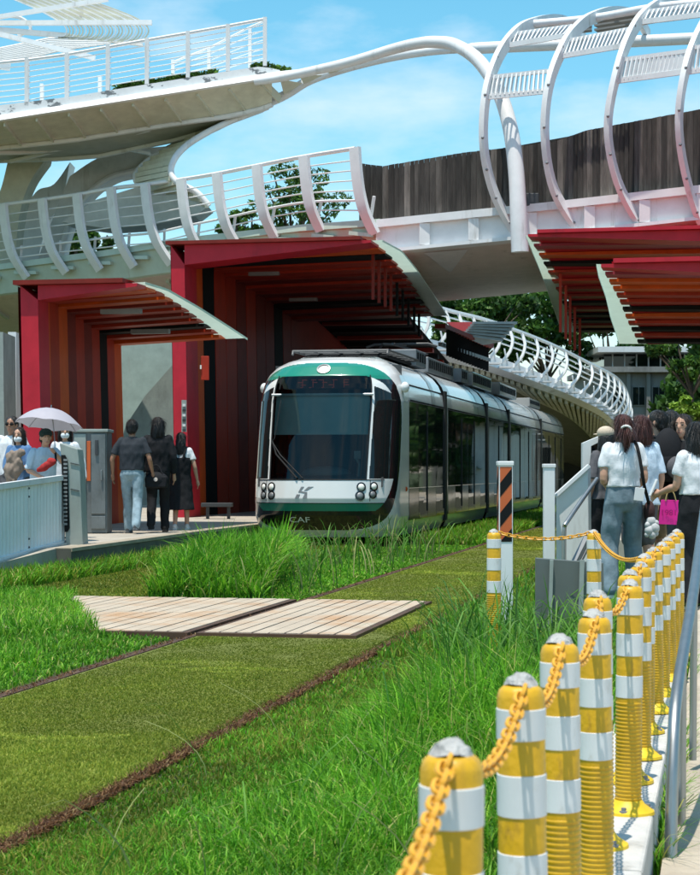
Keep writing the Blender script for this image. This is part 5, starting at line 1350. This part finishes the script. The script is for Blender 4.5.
        m3 = bpy.data.meshes.new('hair'); V0 = [v[0] for v in vv]; n0 = len(V0)
        m3.from_pydata([tuple(v) for v in V0]+[tuple(v) for v in sv], [], [tuple(p.vertices) for p in mh.polygons]+[tuple(i+n0 for i in f) for f in sf]); m3.update(); mh = m3
        o = fin(mh, 'hair', m)
        if kind == 'tied':
            q = MB(); q.tube(pcurve([hd(-.045, -.135, -.01), hd(-.02, -.165, .01), hd(.02, -.168, .0), hd(.045, -.15, -.04)], 4), .012, 8); raw(q, 'hair_clip', SOLE)
    # ---- face
    if face:
        for s in (-1, 1):
            q = MB(); q.ell(hd(s*.030, .079, .012), (.012, .008, .007), 10, 6, R=HR); raw(q, 'eye', EYE)
            q = MB(); q.tube([hd(s*.014, .087, .034), hd(s*.030, .086, .040), hd(s*.046, .075, .034)], .004, 5); raw(q, 'eyebrow', HAIR)
        if not mask: q = MB(); q.ell(hd(0, .083, -.062), (.022, .008, .007), 10, 6, R=HR); raw(q, 'mouth', LIP)
    if mask:
        q = MB(); q.ell(hd(0, .036, -.052), (.063, .068, .052), 16, 10, R=HR); raw(q, 'face_mask', MASK)
    if glasses:
        for s in (-1, 1): q = MB(); q.ell(hd(s*.032, .088, .012), (.028, .008, .020), 12, 8, R=HR); raw(q, 'sunglass_lens', MT['black'])
        q = MB(); q.tube([hd(-.075, 0, .015), hd(-.06, .08, .018), hd(0, .098, .016), hd(.06, .08, .018), hd(.075, 0, .015)], .004, 5); raw(q, 'sunglass_frame', MT['black'])
    if hat:
        q = MB(); q.ell(hd(0, -.01, .06), (.098, .108, .078), R=HR)
        if hat[0] == 'cap': q.ell(hd(0, .10, .045), (.075, .075, .012), R=HR)
        else: q.lathe(tuple(hd(0, -.01, .03)), [(.09, .0), (.17, -.03), (.17, -.022), (.09, .02)], 20)
        raw(q, 'hat', hat[1])
    def w(x, y, z): return tuple((Mx @ (Vector((x, y, z))*k))+root.location)
    root['_k'] = 0; del root['_k']
    return root, w, k
def prop(name, mb, m, label, cat): return tag(mb.build(name, m, smooth=45), label, cat)
PL = .35
# -- waiting group under the umbrella (left)
wg = 'people waiting behind the sheet fence'
white_tee = cloth('white_cotton', (.66, .69, .73)); pale_blue = cloth('pale_blue_cotton', (.42, .55, .68)); black_c = cloth('black_cotton', (.014, .015, .018)); navy = cloth('charcoal_polo', (.032, .038, .047))
jean = cloth('light_denim', (.26, .36, .42), .85, .25); jean2 = cloth('grey_blue_denim', (.15, .21, .25), .85, .25); khaki = cloth('khaki_cotton', (.33, .25, .16)); blue_c = cloth('mid_blue_cotton', (.10, .20, .38)); grey_c = cloth('grey_cotton', (.10, .10, .11)); beige = cloth('beige_hat_felt', (.55, .46, .36))
person(12, 417, 27.6, PL-.05, 170, 'man in sunglasses and white shirt at the left edge behind the fence', sex='m', skin=SKIN2, top=('shirt', white_tee, .9, .88, .01), bottom=('trousers', grey_c, 1, .01, 1.0), glasses=True, group=wg)
person(19.5, 428, 26.4, PL-.05, 165, 'woman in blue top and white mask holding a beige jacket, left of the umbrella holder', hair=('bob', BRN), top=('shirt', blue_c, 1.2, .88, .015), bottom=('trousers', grey_c, 1, .01, 1.0), mask=True, arms={1: ((.19, .06, 1.12), (.06, .20, 1.12)), -1: ((-.19, .06, 1.12), (-.08, .20, 1.10))}, group=wg)
mb = MB(); mb.ell(P(14, 459, 26.0), (.13, .06, .12)); mb.ell(P(12, 472, 26.0), (.11, .07, .2)); mb.ell(P(20, 453, 25.98), (.07, .05, .07)); mb.ell(P(18, 466, 25.97), (.08, .05, .14), R=Matrix.Rotation(.3, 3, 'Y')); jm_ = blob(mb, .012, 4, .035); mb = MB(); mb.add([tuple(v.co) for v in jm_.vertices], [tuple(p.vertices) for p in jm_.polygons]); prop('jacket', mb, cloth('beige_jacket', (.25, .20, .165)), 'beige jacket bundled in the arms of the masked woman in blue', 'jacket')
pr, wpt, kk = person(42, 430, 25.6, PL-.08, 205, 'person in pale blue shirt and dark cap holding the umbrella handle', sex='m', hair=('short', HAIR), top=('shirt', pale_blue, .95, .88, .02), bottom=('trousers', grey_c, 1, .01, 1.0), lean=.14, hat=('cap', cloth('dark_green_cap', (.02, .035, .03))), arms={-1: ((-.26, .22, 1.22), (-.10, .34, 1.36)), 1: ((.24, .12, 1.12), (.10, .30, 1.02))}, group=wg)
mb = MB(); mb.ell(P(46, 466, 25.0), (.14, .05, .05), R=Matrix.Rotation(-.5, 3, 'Y')); mb.ell(P(52, 461, 25.0), (.07, .05, .045)); jm_ = blob(mb, .009, 3, .02); mb = MB(); mb.add([tuple(v.co) for v in jm_.vertices], [tuple(p.vertices) for p in jm_.polygons]); prop('red_pouch', mb, cloth('red_cloth', (.35, .03, .03)), 'red cloth pouch held low by the umbrella holder', 'pouch')
person(65, 424, 26.8, PL-.05, 190, 'woman in white blouse and white mask standing under the right side of the umbrella', hair=('bob', HAIR), top=('shirt', white_tee, 1.8, .78, .03), bottom=('trousers', grey_c, 1, .015, 1.0), mask=True, arms={-1: ((-.24, .02, 1.1), (-.26, .10, .86))}, group=wg)
# umbrella
um = thing('umbrella', P(52, 455, 25.5), 'open lavender grey umbrella over the waiting group', 'umbrella')
cx = Vector(P(51, 408.5, 25.5)); tilt = Matrix.Rotation(.10, 3, 'Y') @ Matrix.Rotation(-.16, 3, 'X'); rowsU = []
R_ = .475
for i in range(9):
    f = i/8; row = []
    for j in range(33):
        a = 2*PI*j/32; sc = 1-.055*f*abs(math.sin(a*4)); r = R_*f*sc; z = -.24*f**2.0-.0*f+.02*f*abs(math.sin(a*4))
        row.append(cx+tilt @ Vector((r*math.cos(a), r*math.sin(a), z)))
    rowsU.append(row)
mb = MB(); mb.grid(rowsU); mb.build('canopy', M('lavender_umbrella_cloth', (.47, .45, .51), .6, var=.05, trans=.25), um, smooth=30)
for j in range(8):
    a = 2*PI*j/8; mb = MB(); mb.tube([cx+tilt @ Vector((R_*f*math.cos(a), R_*f*math.sin(a), -.24*f*f-.008)) for f in np.linspace(0, 1, 7)], .004, 5); mb.build('rib', MT['steel'], um)
mb = MB(); mb.tube([cx+tilt @ Vector((0, 0, .05)), cx, Vector(P(54, 432, 25.45)), Vector(P(55.5, 455, 25.3))], .008, 6); mb.build('shaft', MT['steel'], um)
mb = MB(); mb.tube([P(55.3, 452, 25.3), P(56, 461, 25.25)], .016, 8); mb.build('handle', MT['black'], um)
# -- three walkers on the platform
wk = 'people walking along the left platform'
person(132, 420, 28.6, PL, -4, 'man in dark polo shirt and light jeans walking away along the platform', sex='m', skin=SKIN2, top=('shirt', navy, .75, .95, .02), bottom=('trousers', jean, 1, .014, 1.04), stride=-.20, shoes=cloth('dark_sneaker', (.10, .11, .12)), arms={-1: ((-.29, -.03, 1.12), (-.30, .04, .90)), 1: ((.27, -.04, 1.12), (.30, .06, .92))}, group=wk, face=False)
person(158, 417.5, 29.1, PL, 2, 'person all in black carrying a black holdall, in the middle of three walkers', sex='m', hair=('bob', HAIR), top=('shirt', black_c, 1.9, .90, .012), bottom=('trousers', black_c, 1, .012, 1.04), stride=.12, shoes=cloth('black_shoe', (.02, .02, .02)), group=wk, face=False, arms={-1: ((-.25, .0, 1.1), (-.24, -.02, .86))})
person(181, 433, 30.2, PL, -2, 'girl in white tee and long black pinafore dress walking away, right of the three', hair=('long', HAIR), top=('shirt', white_tee, .6, 1.0, .02), bottom=('pinafore', black_c, .36, .035, 1.08), stride=.08, group=wk, face=False, arms={1: ((.24, -.02, 1.12), (.28, .04, .88))})
hb = thing('holdall', P(156.5, 488, 28.75), 'black holdall with a small round badge carried by the walker in black', 'bag')
mb = MB(); c = P(156.5, 480, 28.75); mb.ell(c, (.19, .12, .13), 18, 12); mb.box((c[0], c[1], c[2]-.03), (.34, .2, .18)); hb_b = mb.build('body', black_c, hb, smooth=60, bevel=.02)
mb = MB(); mb.tube(pcurve([(c[0]-.12, c[1]-.05, c[2]+.09), (c[0]-.05, c[1]-.03, c[2]+.22), (c[0]+.03, c[1]-.03, c[2]+.22), (c[0]+.1, c[1]-.05, c[2]+.09)], 4), .012, 6); mb.build('handle', black_c, hb)
mb = MB(); m2 = MB(); m2.lathe((0, 0, 0), [(.032, 0), (.032, .012), (0.001, .013)], 14); Rb = Matrix.Rotation(PI/2, 3, 'X'); mb.add([Rb @ Vector(v)+Vector((c[0]+.0, c[1]-.125, c[2]+.01)) for v in m2.V], m2.F); mb.build('badge', cloth('badge_white', (.6, .5, .45)), hb)
# -- queue on the right
q_ = 'people queueing on the right path'
def gz(Y): return zpath(Y*.98+.5)
pr, w1, k1 = person(623, 415, 16.0, gz(16), 6, 'woman in white tee and wide grey blue jeans with tied auburn hair, seen from behind', hair=('tied', AUB), top=('shirt', white_tee, .62, 1.03, .014), bottom=('trousers', jean2, 1, .026, 1.09), stride=.09, spread=.055, arms={-1: ((-.192, -.03, 1.10), (-.11, .15, 1.03)), 1: ((.195, -.03, 1.11), (.14, .16, 1.0))}, group=q_, face=False, vox=.007)
person(641, 416, 17.0, gz(17), 20, 'auburn haired person in pale blue tee just behind the jeans woman', hair=('bob', AUB), top=('shirt', cloth('ice_blue_cotton', (.50, .62, .74)), .9, .82, .03), bottom=('trousers', grey_c, .5, .02, 1.0), group=q_, face=False)
person(606, 428, 18.0, gz(18), 30, 'dark haired person in a beige hat half hidden left of the jeans woman', hair=('bob', HAIR), top=('shirt', grey_c, .9, .9, .02), bottom=('trousers', black_c, 1, .015, 1.0), hat=('cap', beige), group=q_, face=False)
pr, w2, k2 = person(657, 411, 17.6, gz(17.6), 35, 'man in black sleeveless top and khaki shorts with a black backpack', sex='m', hair=('short', HAIR), top=('shirt', black_c, .02, .88, .02), bottom=('shorts', khaki, .46, .03, 1.0), shoes=cloth('dark_sneaker', (.10, .11, .12)), head_yaw=35, stride=.05, group=q_, arms={-1: ((-.25, .02, 1.12), (-.16, .22, 1.05))})
person(671, 411, 18.6, gz(18.6), 10, 'woman with long straight black hair in black, behind the backpack', hair=('long', HAIR), top=('shirt', black_c, 1.5, .85, .02), bottom=('skirt', black_c, .5, .02, 1.0), group=q_, face=False)
person(684, 415, 17.4, gz(17.4), 120, 'woman with dark brown hair turned to face the queue', hair=('bob', BRN), top=('shirt', black_c, 1.2, .85, .02), bottom=('trousers', grey_c, 1, .02, 1.0), head_yaw=25, group=q_)
pr, w3, k3 = person(696, 422.5, 15.0, gz(15), 25, 'woman in white tee and black trousers holding a phone at the right edge', hair=('bob', HAIR), top=('shirt', white_tee, .62, 1.04, .012), bottom=('trousers', black_c, 1, .03, 1.10), stride=.05, arms={-1: ((-.19, .04, 1.12), (-.19, .28, 1.06))}, group=q_, face=False, vox=.007)
# backpack
bp_ = thing('backpack', P(669, 480, 17.3), 'black backpack worn by the man in khaki shorts', 'backpack')
mb = MB(); c = P(668, 455, 17.35); R = Matrix.Rotation(math.radians(35), 3, 'Z'); mb.ell(c, (.17, .12, .26), 18, 12, R=R); mb.ell((c[0], c[1], c[2]-.08), (.18, .13, .18), 18, 12, R=R); mb.build('sack', black_c, bp_)
mb = MB(); v = R @ Vector((0, -.12, -.1)); mb.ell((c[0]+v.x, c[1]+v.y, c[2]-.12), (.13, .06, .11), 14, 10, R=R); mb.build('pocket', grey_c, bp_)
for s in (-1, 1):
    mb = MB(); mb.tube(pcurve([tuple(Vector(c)+R @ Vector((s*.09, y, z))) for y, z in ((.04, .16), (.12, .17), (.22, .10), (.24, -.06))], 4), .018, 6); mb.build('strap', black_c, bp_)
# phone
mb = MB(); h_ = Vector(w3(-.20, .37, 1.07)); mb.box(tuple(h_+Vector((-.01, 0, .03))), (.012, .075, .15), Matrix.Rotation(.4, 3, 'Y')); o = mb.build('phone', MT['white'], smooth=0, bevel=.004); tag(o, 'white phone held out by the woman in black trousers', 'phone')
# shoulder bag with plush charm on the jeans woman
sb = thing('shoulder_bag', w1(.2, .02, .80), 'small dark shoulder bag with a white plush charm on the jeans woman', 'bag')
mb = MB(); path = pcurve([w1(.09, .10, 1.34), w1(.10, .03, 1.455), w1(.115, -.08, 1.40), w1(.135, -.155, 1.2), w1(.16, -.15, 1.05), w1(.215, -.09, .90), w1(.24, -.03, .84)], 5)
mb.sweep(path, [(-.014, -.004), (.014, -.004), (.014, .004), (-.014, .004)], up=(0, 1, .2)); mb.build('strap', MT['black'], sb, smooth=50)
mb = MB(); mb.ell(w1(.245, -.02, .80), (.05, .09, .10)); mb.build('pouch', cloth('dark_pouch', (.05, .025, .025)), sb)
mb = MB(); 
for (x, y, z, r) in ((.245, -.08, .71, .045), (.27, -.09, .65, .05), (.22, -.10, .63, .04), (.25, -.10, .59, .036), (.205, -.10, .68, .026), (.29, -.10, .70, .022), (.285, -.1, .60, .024), (.20, -.1, .59, .022)): mb.ell(w1(x, y, z), (r, r, r*1.1), 12, 8)
mb.build('plush_charm', cloth('white_plush', (.48, .49, .50)), sb)
mb = MB(); c = w1(.115, -.148, .965); R = Matrix.Rotation(math.radians(6), 3, 'Z') @ Matrix.Rotation(.12, 3, 'Y'); mb.box(c, (.085, .012, .115), R); o = tag(mb.build('pocket_tag', MT['white'], smooth=0, bevel=.003), 'white folded paper sticking out of the back pocket of the jeans', 'paper')
# pink shopping bag
sg_ = thing('shopping_bag', P(671, 526, 16.3), 'bright magenta paper shopping bag hanging above the bollards', 'bag')
PK = M('magenta_paper', (.74, .005, .30), .45, var=.05); Y = 16.3
f0 = [P(658.5, 524, Y), P(680, 525, Y+.02), P(680, 500.5, Y+.02), P(661, 500, Y)]
mb = MB(); mb.prism(f0, (.03, .12, 0)); mb.build('body', PK, sg_, smooth=0)
for dx in (0, .12):
    mb = MB(); mb.tube(pcurve([Vector(P(665.5, 501, Y+dx)), Vector(P(668, 492, Y+dx)), Vector(P(673, 492, Y+dx)), Vector(P(676, 501, Y+dx))], 4), .006, 6); mb.build('handle', M('khaki_cord', (.38, .30, .12), .7) if dx == 0 else MT['black'], sg_)
cc_ = P(669, 513, Y-.006)
text_mesh('1981', .075, M('dark_magenta_print', (.30, .0, .13), .5), lambda x, y: (cc_[0]+x, cc_[1], cc_[2]+y), sg_, 'print')

# ================================================================== GRASS
def px_of(X, Y): return 350+FPX*X/Y
def blades(name, s, t, z0, hgt, wid, lean, cols, label, nseg=2, seed=1, cat='grass', kind='stuff', droop=1.0):
    g = np.random.default_rng(seed); n = len(s)
    X = s*SN+t*CS; Yw = s*CS-t*SN
    az = g.uniform(0, 2*PI, n); fa = g.uniform(0, 2*PI, n)
    dx, dy = np.cos(az), np.sin(az); wx, wy = np.cos(fa), np.sin(fa)
    L_ = nseg*2+1; V = np.zeros((n, L_, 3))
    for i in range(nseg):
        f = i/nseg; w_ = wid*(1-.35*f)*.5; off = lean*hgt*f**2; zz = hgt*f*(1-.22*droop*lean*f)
        V[:, i*2, 0] = X+dx*off-wx*w_; V[:, i*2, 1] = Yw+dy*off-wy*w_; V[:, i*2, 2] = z0+zz
        V[:, i*2+1, 0] = X+dx*off+wx*w_; V[:, i*2+1, 1] = Yw+dy*off+wy*w_; V[:, i*2+1, 2] = z0+zz
    off = lean*hgt; V[:, -1, 0] = X+dx*off; V[:, -1, 1] = Yw+dy*off; V[:, -1, 2] = z0+hgt*(1-.45*droop*np.minimum(lean, 1.5))
    me = bpy.data.meshes.new(name); me.vertices.add(n*L_)
    nq = nseg-1; loops = []; base = (np.arange(n)*L_)[:, None]
    per = []
    for i in range(nq): per += [i*2, i*2+1, i*2+3, i*2+2]
    per += [nq*2, nq*2+1, L_-1]
    li = (base+np.array(per)[None, :]).ravel()
    me.loops.add(len(li)); me.polygons.add(n*(nq+1))
    org = np.array((0., 0., 0.))
    me.vertices.foreach_set('co', V.reshape(-1, 3).ravel()); me.loops.foreach_set('vertex_index', li)
    st = (np.arange(n)*len(per))[:, None]+np.array([4*i for i in range(nq)]+[4*nq])[None, :]
    tot = np.tile(np.array([4]*nq+[3]), n)
    me.polygons.foreach_set('loop_start', st.ravel()); me.polygons.foreach_set('loop_total', tot); me.update()
    A = np.ones((n, L_, 4)); A[:, :, :3] = cols[:, None, :]
    at = me.attributes.new('leafcol', 'FLOAT_COLOR', 'POINT'); at.data.foreach_set('color', A.ravel())
    me.materials.append(MT['grass']); me.polygons.foreach_set('use_smooth', [True]*len(me.polygons))
    o = bpy.data.objects.new(name, me); COL.objects.link(o); return tag(o, label, cat, kind=kind)
_ng = np.random.default_rng(77); _nk = [( _ng.uniform(-1, 1, 2)*f, _ng.uniform(0, 6.3), 1/f**.5) for f in (.7, 1.1, 1.7, 2.6, 4.0, 6.5, 10., 15.) for _ in range(2)]
def nfield(s, t):
    v = np.zeros(len(s))
    for k, ph, a in _nk: v += a*np.sin(s*k[0]*2+t*k[1]*2+ph)
    return v/3.0
def pick(g, n, pal, wts):
    p = np.array(pal); return p[g.choice(len(p), n, p=np.array(wts)/sum(wts))]*g.uniform(.75, 1.3, n)[:, None]
def scatter(g, n, s0, s1, t0, t1, pw=2.2):
    # denser towards the camera
    u = g.uniform(0, 1, n); s = (s0**(1-pw)+(s1**(1-pw)-s0**(1-pw))*u)**(1/(1-pw)); t = g.uniform(t0, t1, n) if np.isscalar(t0) else t0
    X = s*SN+t*CS; Y = s*CS-t*SN; px = 350+FPX*X/np.maximum(Y, .3)
    k = (px > -420) & (px < 1050) & (Y > 1.6); return s[k], t[k]
BG = [(.09, .29, .012), (.125, .36, .018), (.175, .42, .024), (.24, .45, .035), (.44, .45, .13), (.055, .20, .012)]; BW = [3, 4, 3, 2, 1.0, 2.5]
OL = [(.185, .225, .024), (.245, .26, .034), (.14, .21, .022), (.34, .34, .08), (.10, .18, .018)]; OW = [4, 4, 3, 1, 2]
DR = [(.20, .095, .045), (.27, .14, .06), (.11, .05, .024), (.32, .22, .10)]; DW = [3, 2, 3, 1]
g = np.random.default_rng(3)
# bright verge on the right of the near track
s, t = scatter(g, 150000, 2.6, 30, T2R+.42, -.44, 2.0); n = len(s); nf = nfield(s, t)
edge = np.clip((t-(T2R+.3))/.9, .25, 1)
gf = 1+2.1*np.clip((s-7)/2.5, 0, 1)*np.clip((t+2.1)/.6, 0, 1)*np.clip((15.5-s)/3, 0, 1)
blades('verge_grass', s, t, -.03, gf*(.15+.055*nf)*g.uniform(.5, 1.35, n)*edge+.02, .0042+.00045*s, g.uniform(.1, 1.0, n), pick(g, n, BG, BW)*(1+.18*nf)[:, None], 'bright green verge grass between the near track and the bollards', 3, 4)
# pale short fringe by the rail
s, t = scatter(g, 52000, 4, 34, T2R+.055, T2R+.75, 2.0); n = len(s); nf = nfield(s*1.7, t); fe = np.clip((t-T2R-.1)/.4, .35, 1)
blades('fringe_grass', s, t, -.03, (.075+.03*nf)*fe*g.uniform(.5, 1.4, n)+.012, .0042+.0005*s, g.uniform(.1, 1.0, n), pick(g, n, OL+BG[:3], OW+[3, 3, 2])*(1+.2*nf)[:, None], 'pale short grass fringe along the right rail', 2, 5)
# brown thatch along the rail
for tt, sd, nn_ in ((T2R, 6, 26000), (T2L-.03, 7, 12000)):
    s, t = scatter(g, nn_, 4, 40, tt-.02, tt+.055, 2.0); n = len(s)
    blades('dry_thatch', s, t, -.02, g.uniform(.015, .06, n), .006+.0004*s, g.uniform(.3, 1.6, n), pick(g, n, DR, DW), 'brown dry thatch along the %s rail of the near track' % ('right' if sd == 6 else 'left'), 2, sd)
# mown lawn of the near track
s, t = scatter(g, 420000, 5, 60, T2L+.08, T2R+.01, 1.9); n = len(s)
keep = ~((s > 14.2) & (s < 18.2) & (t < -2.84)); s, t = s[keep], t[keep]; n = len(s); nf = nfield(s, t*1.5)
cols = (pick(g, n, OL, OW)*.4+np.array([.18, .21, .026])*.6)*1.2*(1+.25*nf)[:, None]; pale = nfield(s*1.3+9, t*.6) > .75; cols[pale] = cols[pale]*np.array([1.5, 1.45, 1.6])
blades('lawn_grass', s, t, -.005, g.uniform(.008, .024, n)*(1+.3*nf), .0038+.0005*s, g.uniform(.1, .9, n), cols, 'mown olive grass between the rails of the near track', 2, 8)
s, t = scatter(g, 50000, 17, 34, T1L+.05, T1R-.05, 1.5); n = len(s)
k = ~((s < 18.2) & (t > -6.8)); s, t = s[k], t[k]; n = len(s); nf = nfield(s, t)
blades('lawn_grass', s, t, -.005, g.uniform(.02, .055, n), .004+.0006*s, g.uniform(.1, .9, n), pick(g, n, OL, OW)*(1+.2*nf)[:, None], 'mown olive grass of the far track in front of the tram', 2, 9)
# between the tracks: near clump, and the tall clump before the tram
s, t = scatter(g, 60000, 7, 14.2, -7.6, T2L-.14, 1.6); n = len(s); nf = nfield(s, t); dd = np.clip((T2L-.1-t)/.5, .3, 1)
blades('near_clump_grass', s, t, -.03, (.13+.045*nf)*g.uniform(.5, 1.4, n)*dd+.02, .005+.0005*s, g.uniform(.1, 1.0, n), pick(g, n, BG, BW)*(1+.2*nf)[:, None], 'bright rough grass at the left, this side of the slab crossing', 3, 10)
s, t = scatter(g, 26000, 14.1, 18.4, -8.4, -4.5, 1.2); k = t < np.interp(s, [14.1, 17.6, 18.4], [-4.95, -6.5, -6.7]); s, t = s[k], t[k]; n = len(s)
blades('near_clump_grass', s, t, -.03, g.uniform(.08, .24, n), .012, g.uniform(.1, 1.0, n), pick(g, n, BG, BW), 'rough grass beyond the left end of the slab crossing', 3, 11)
s, t = scatter(g, 42000, 18.3, 33, T1R+.08, T2L-.10, 1.6); n = len(s); nf = nfield(s, t)
prof_h = np.interp(s, [18.3, 18.8, 20, 24, 28, 31, 33], [.34, .55, .72, .60, .30, .14, .12])*np.where(t < np.interp(s, [18, 21, 24, 30], [-4.6, -5.1, -5.75, -6.3]), 1.0, .22)*np.interp(t, [T1R, T1R+.3, T2L-.7, T2L-.1], [.8, 1, .85, .35])
blades('tall_clump_grass', s, t, -.03, prof_h*g.uniform(.45, 1.25, n)*(1+.15*nf), .007+.00055*s, g.uniform(.1, .9, n), pick(g, n, BG, BW)*(1+.2*nf)[:, None], 'tall bright grass clump between the tracks before the tram', 3, 12)
s, t = scatter(g, 26000, 33, 62, T1R+.5, T2L-.10, 1.6); n = len(s)
blades('strip_grass', s, t, -.03, g.uniform(.08, .32, n), .03, g.uniform(.1, .9, n), pick(g, n, BG+OL[:2], BW+[2, 2]), 'green grass strip along the right side of the tram', 2, 13)
s, t = scatter(g, 14000, 19, 34, T1L-.55, T1L-.03, 1.4); n = len(s)
blades('edge_grass', s, t, -.03, g.uniform(.06, .34, n), .015, g.uniform(.1, .9, n), pick(g, n, BG+OL[:2], BW+[2, 2]), 'grass growing against the left platform edge', 3, 14)
s, t = scatter(g, 6000, 20, 30.8, T1R-.5, T1R+.1, 1.4); n = len(s)
blades('edge_grass', s, t, -.03, g.uniform(.04, .16, n), .015, g.uniform(.1, .9, n), pick(g, n, BG+OL[:2], BW+[2, 2]), 'short grass over the right rail of the far track', 3, 15)
# grass right of the near track beyond the verge panel
s, t = scatter(g, 26000, 13, 45, T2R+.1, -.5, 1.7); n = len(s)
blades('far_verge_grass', s, t, -.03, g.uniform(.05, .16, n), .007+.0006*s, g.uniform(.1, .9, n), pick(g, n, BG+OL, BW+OW), 'verge grass beyond the striped post', 2, 16)
# tall reeds around the slate panel and the striped post
sp_, tp_ = [], []
for (px, Y, cnt, sd) in ((455, 10.6, 40, .35), (480, 11.3, 60, .4), (498, 11.8, 110, .4), (512, 12.4, 90, .4), (505, 10.8, 90, .45), (530, 10.6, 90, .45), (556, 10.4, 100, .5), (582, 10.2, 80, .45), (600, 9.4, 30, .3), (520, 9.6, 60, .6), (565, 9.0, 60, .5)):
    a, b = st_of(px, Y); sp_.append(g.normal(a, sd, cnt)); tp_.append(g.normal(b, sd*.42, cnt))
s = np.concatenate(sp_); t = np.concatenate(tp_); k = t < -.5; s, t = s[k], t[k]; n = len(s)
blades('reed_grass', s, t, -.03, g.uniform(.3, .85, n), g.uniform(.008, .015, n), g.uniform(.15, .9, n), pick(g, n, [(.07, .22, .02), (.12, .28, .04), (.18, .33, .07), (.04, .14, .02)], [3, 3, 1.5, 2]), 'tall arching reed grass in front of the slate panel', 6, 17)
# reeds and seed heads in the clump in front of the tram
s = g.uniform(18.5, 31, 420); t = g.uniform(T1R, T2L-.1, 420); n = 420
blades('reed_grass', s, t, -.03, g.uniform(.4, .78, n), g.uniform(.012, .02, n), g.uniform(.15, .8, n), pick(g, n, [(.07, .22, .02), (.12, .28, .04), (.30, .32, .12)], [3, 3, 2]), 'tall grass stalks standing out of the clump before the tram', 5, 18)
s = g.uniform(5, 9, 60); t = g.uniform(T2R+.3, -.6, 60); n = 60
blades('reed_grass', s, t, -.03, g.uniform(.25, .5, n), g.uniform(.006, .010, n), g.uniform(.5, 1.1, n), pick(g, n, [(.12, .28, .04), (.30, .34, .12)], [3, 2]), 'long pale grass stalks in the near verge', 6, 19)
# weeds in the kerb gap
s, t = scatter(g, 2600, 4.2, 12.5, -.225, -.16, 1.4); n = len(s); nf = nfield(s*2, t); k = nf > .1; s, t = s[k], t[k]; n = len(s)
blades('weeds', s, t, .02, g.uniform(.06, .26, n), .005, g.uniform(.3, 1.2, n), pick(g, n, BG+[(.35, .36, .08)], BW+[1.5]), 'weeds growing out of the gap between kerb and path', 4, 20)
s, t = scatter(g, 90, 7, 10, .25, .45, 1.4); n = len(s)
blades('weeds', s, t, .0, g.uniform(.08, .3, n), .006, g.uniform(.5, 1.2, n), pick(g, n, BG, BW), 'grass tuft on the path right of the steel handrail', 4, 21)
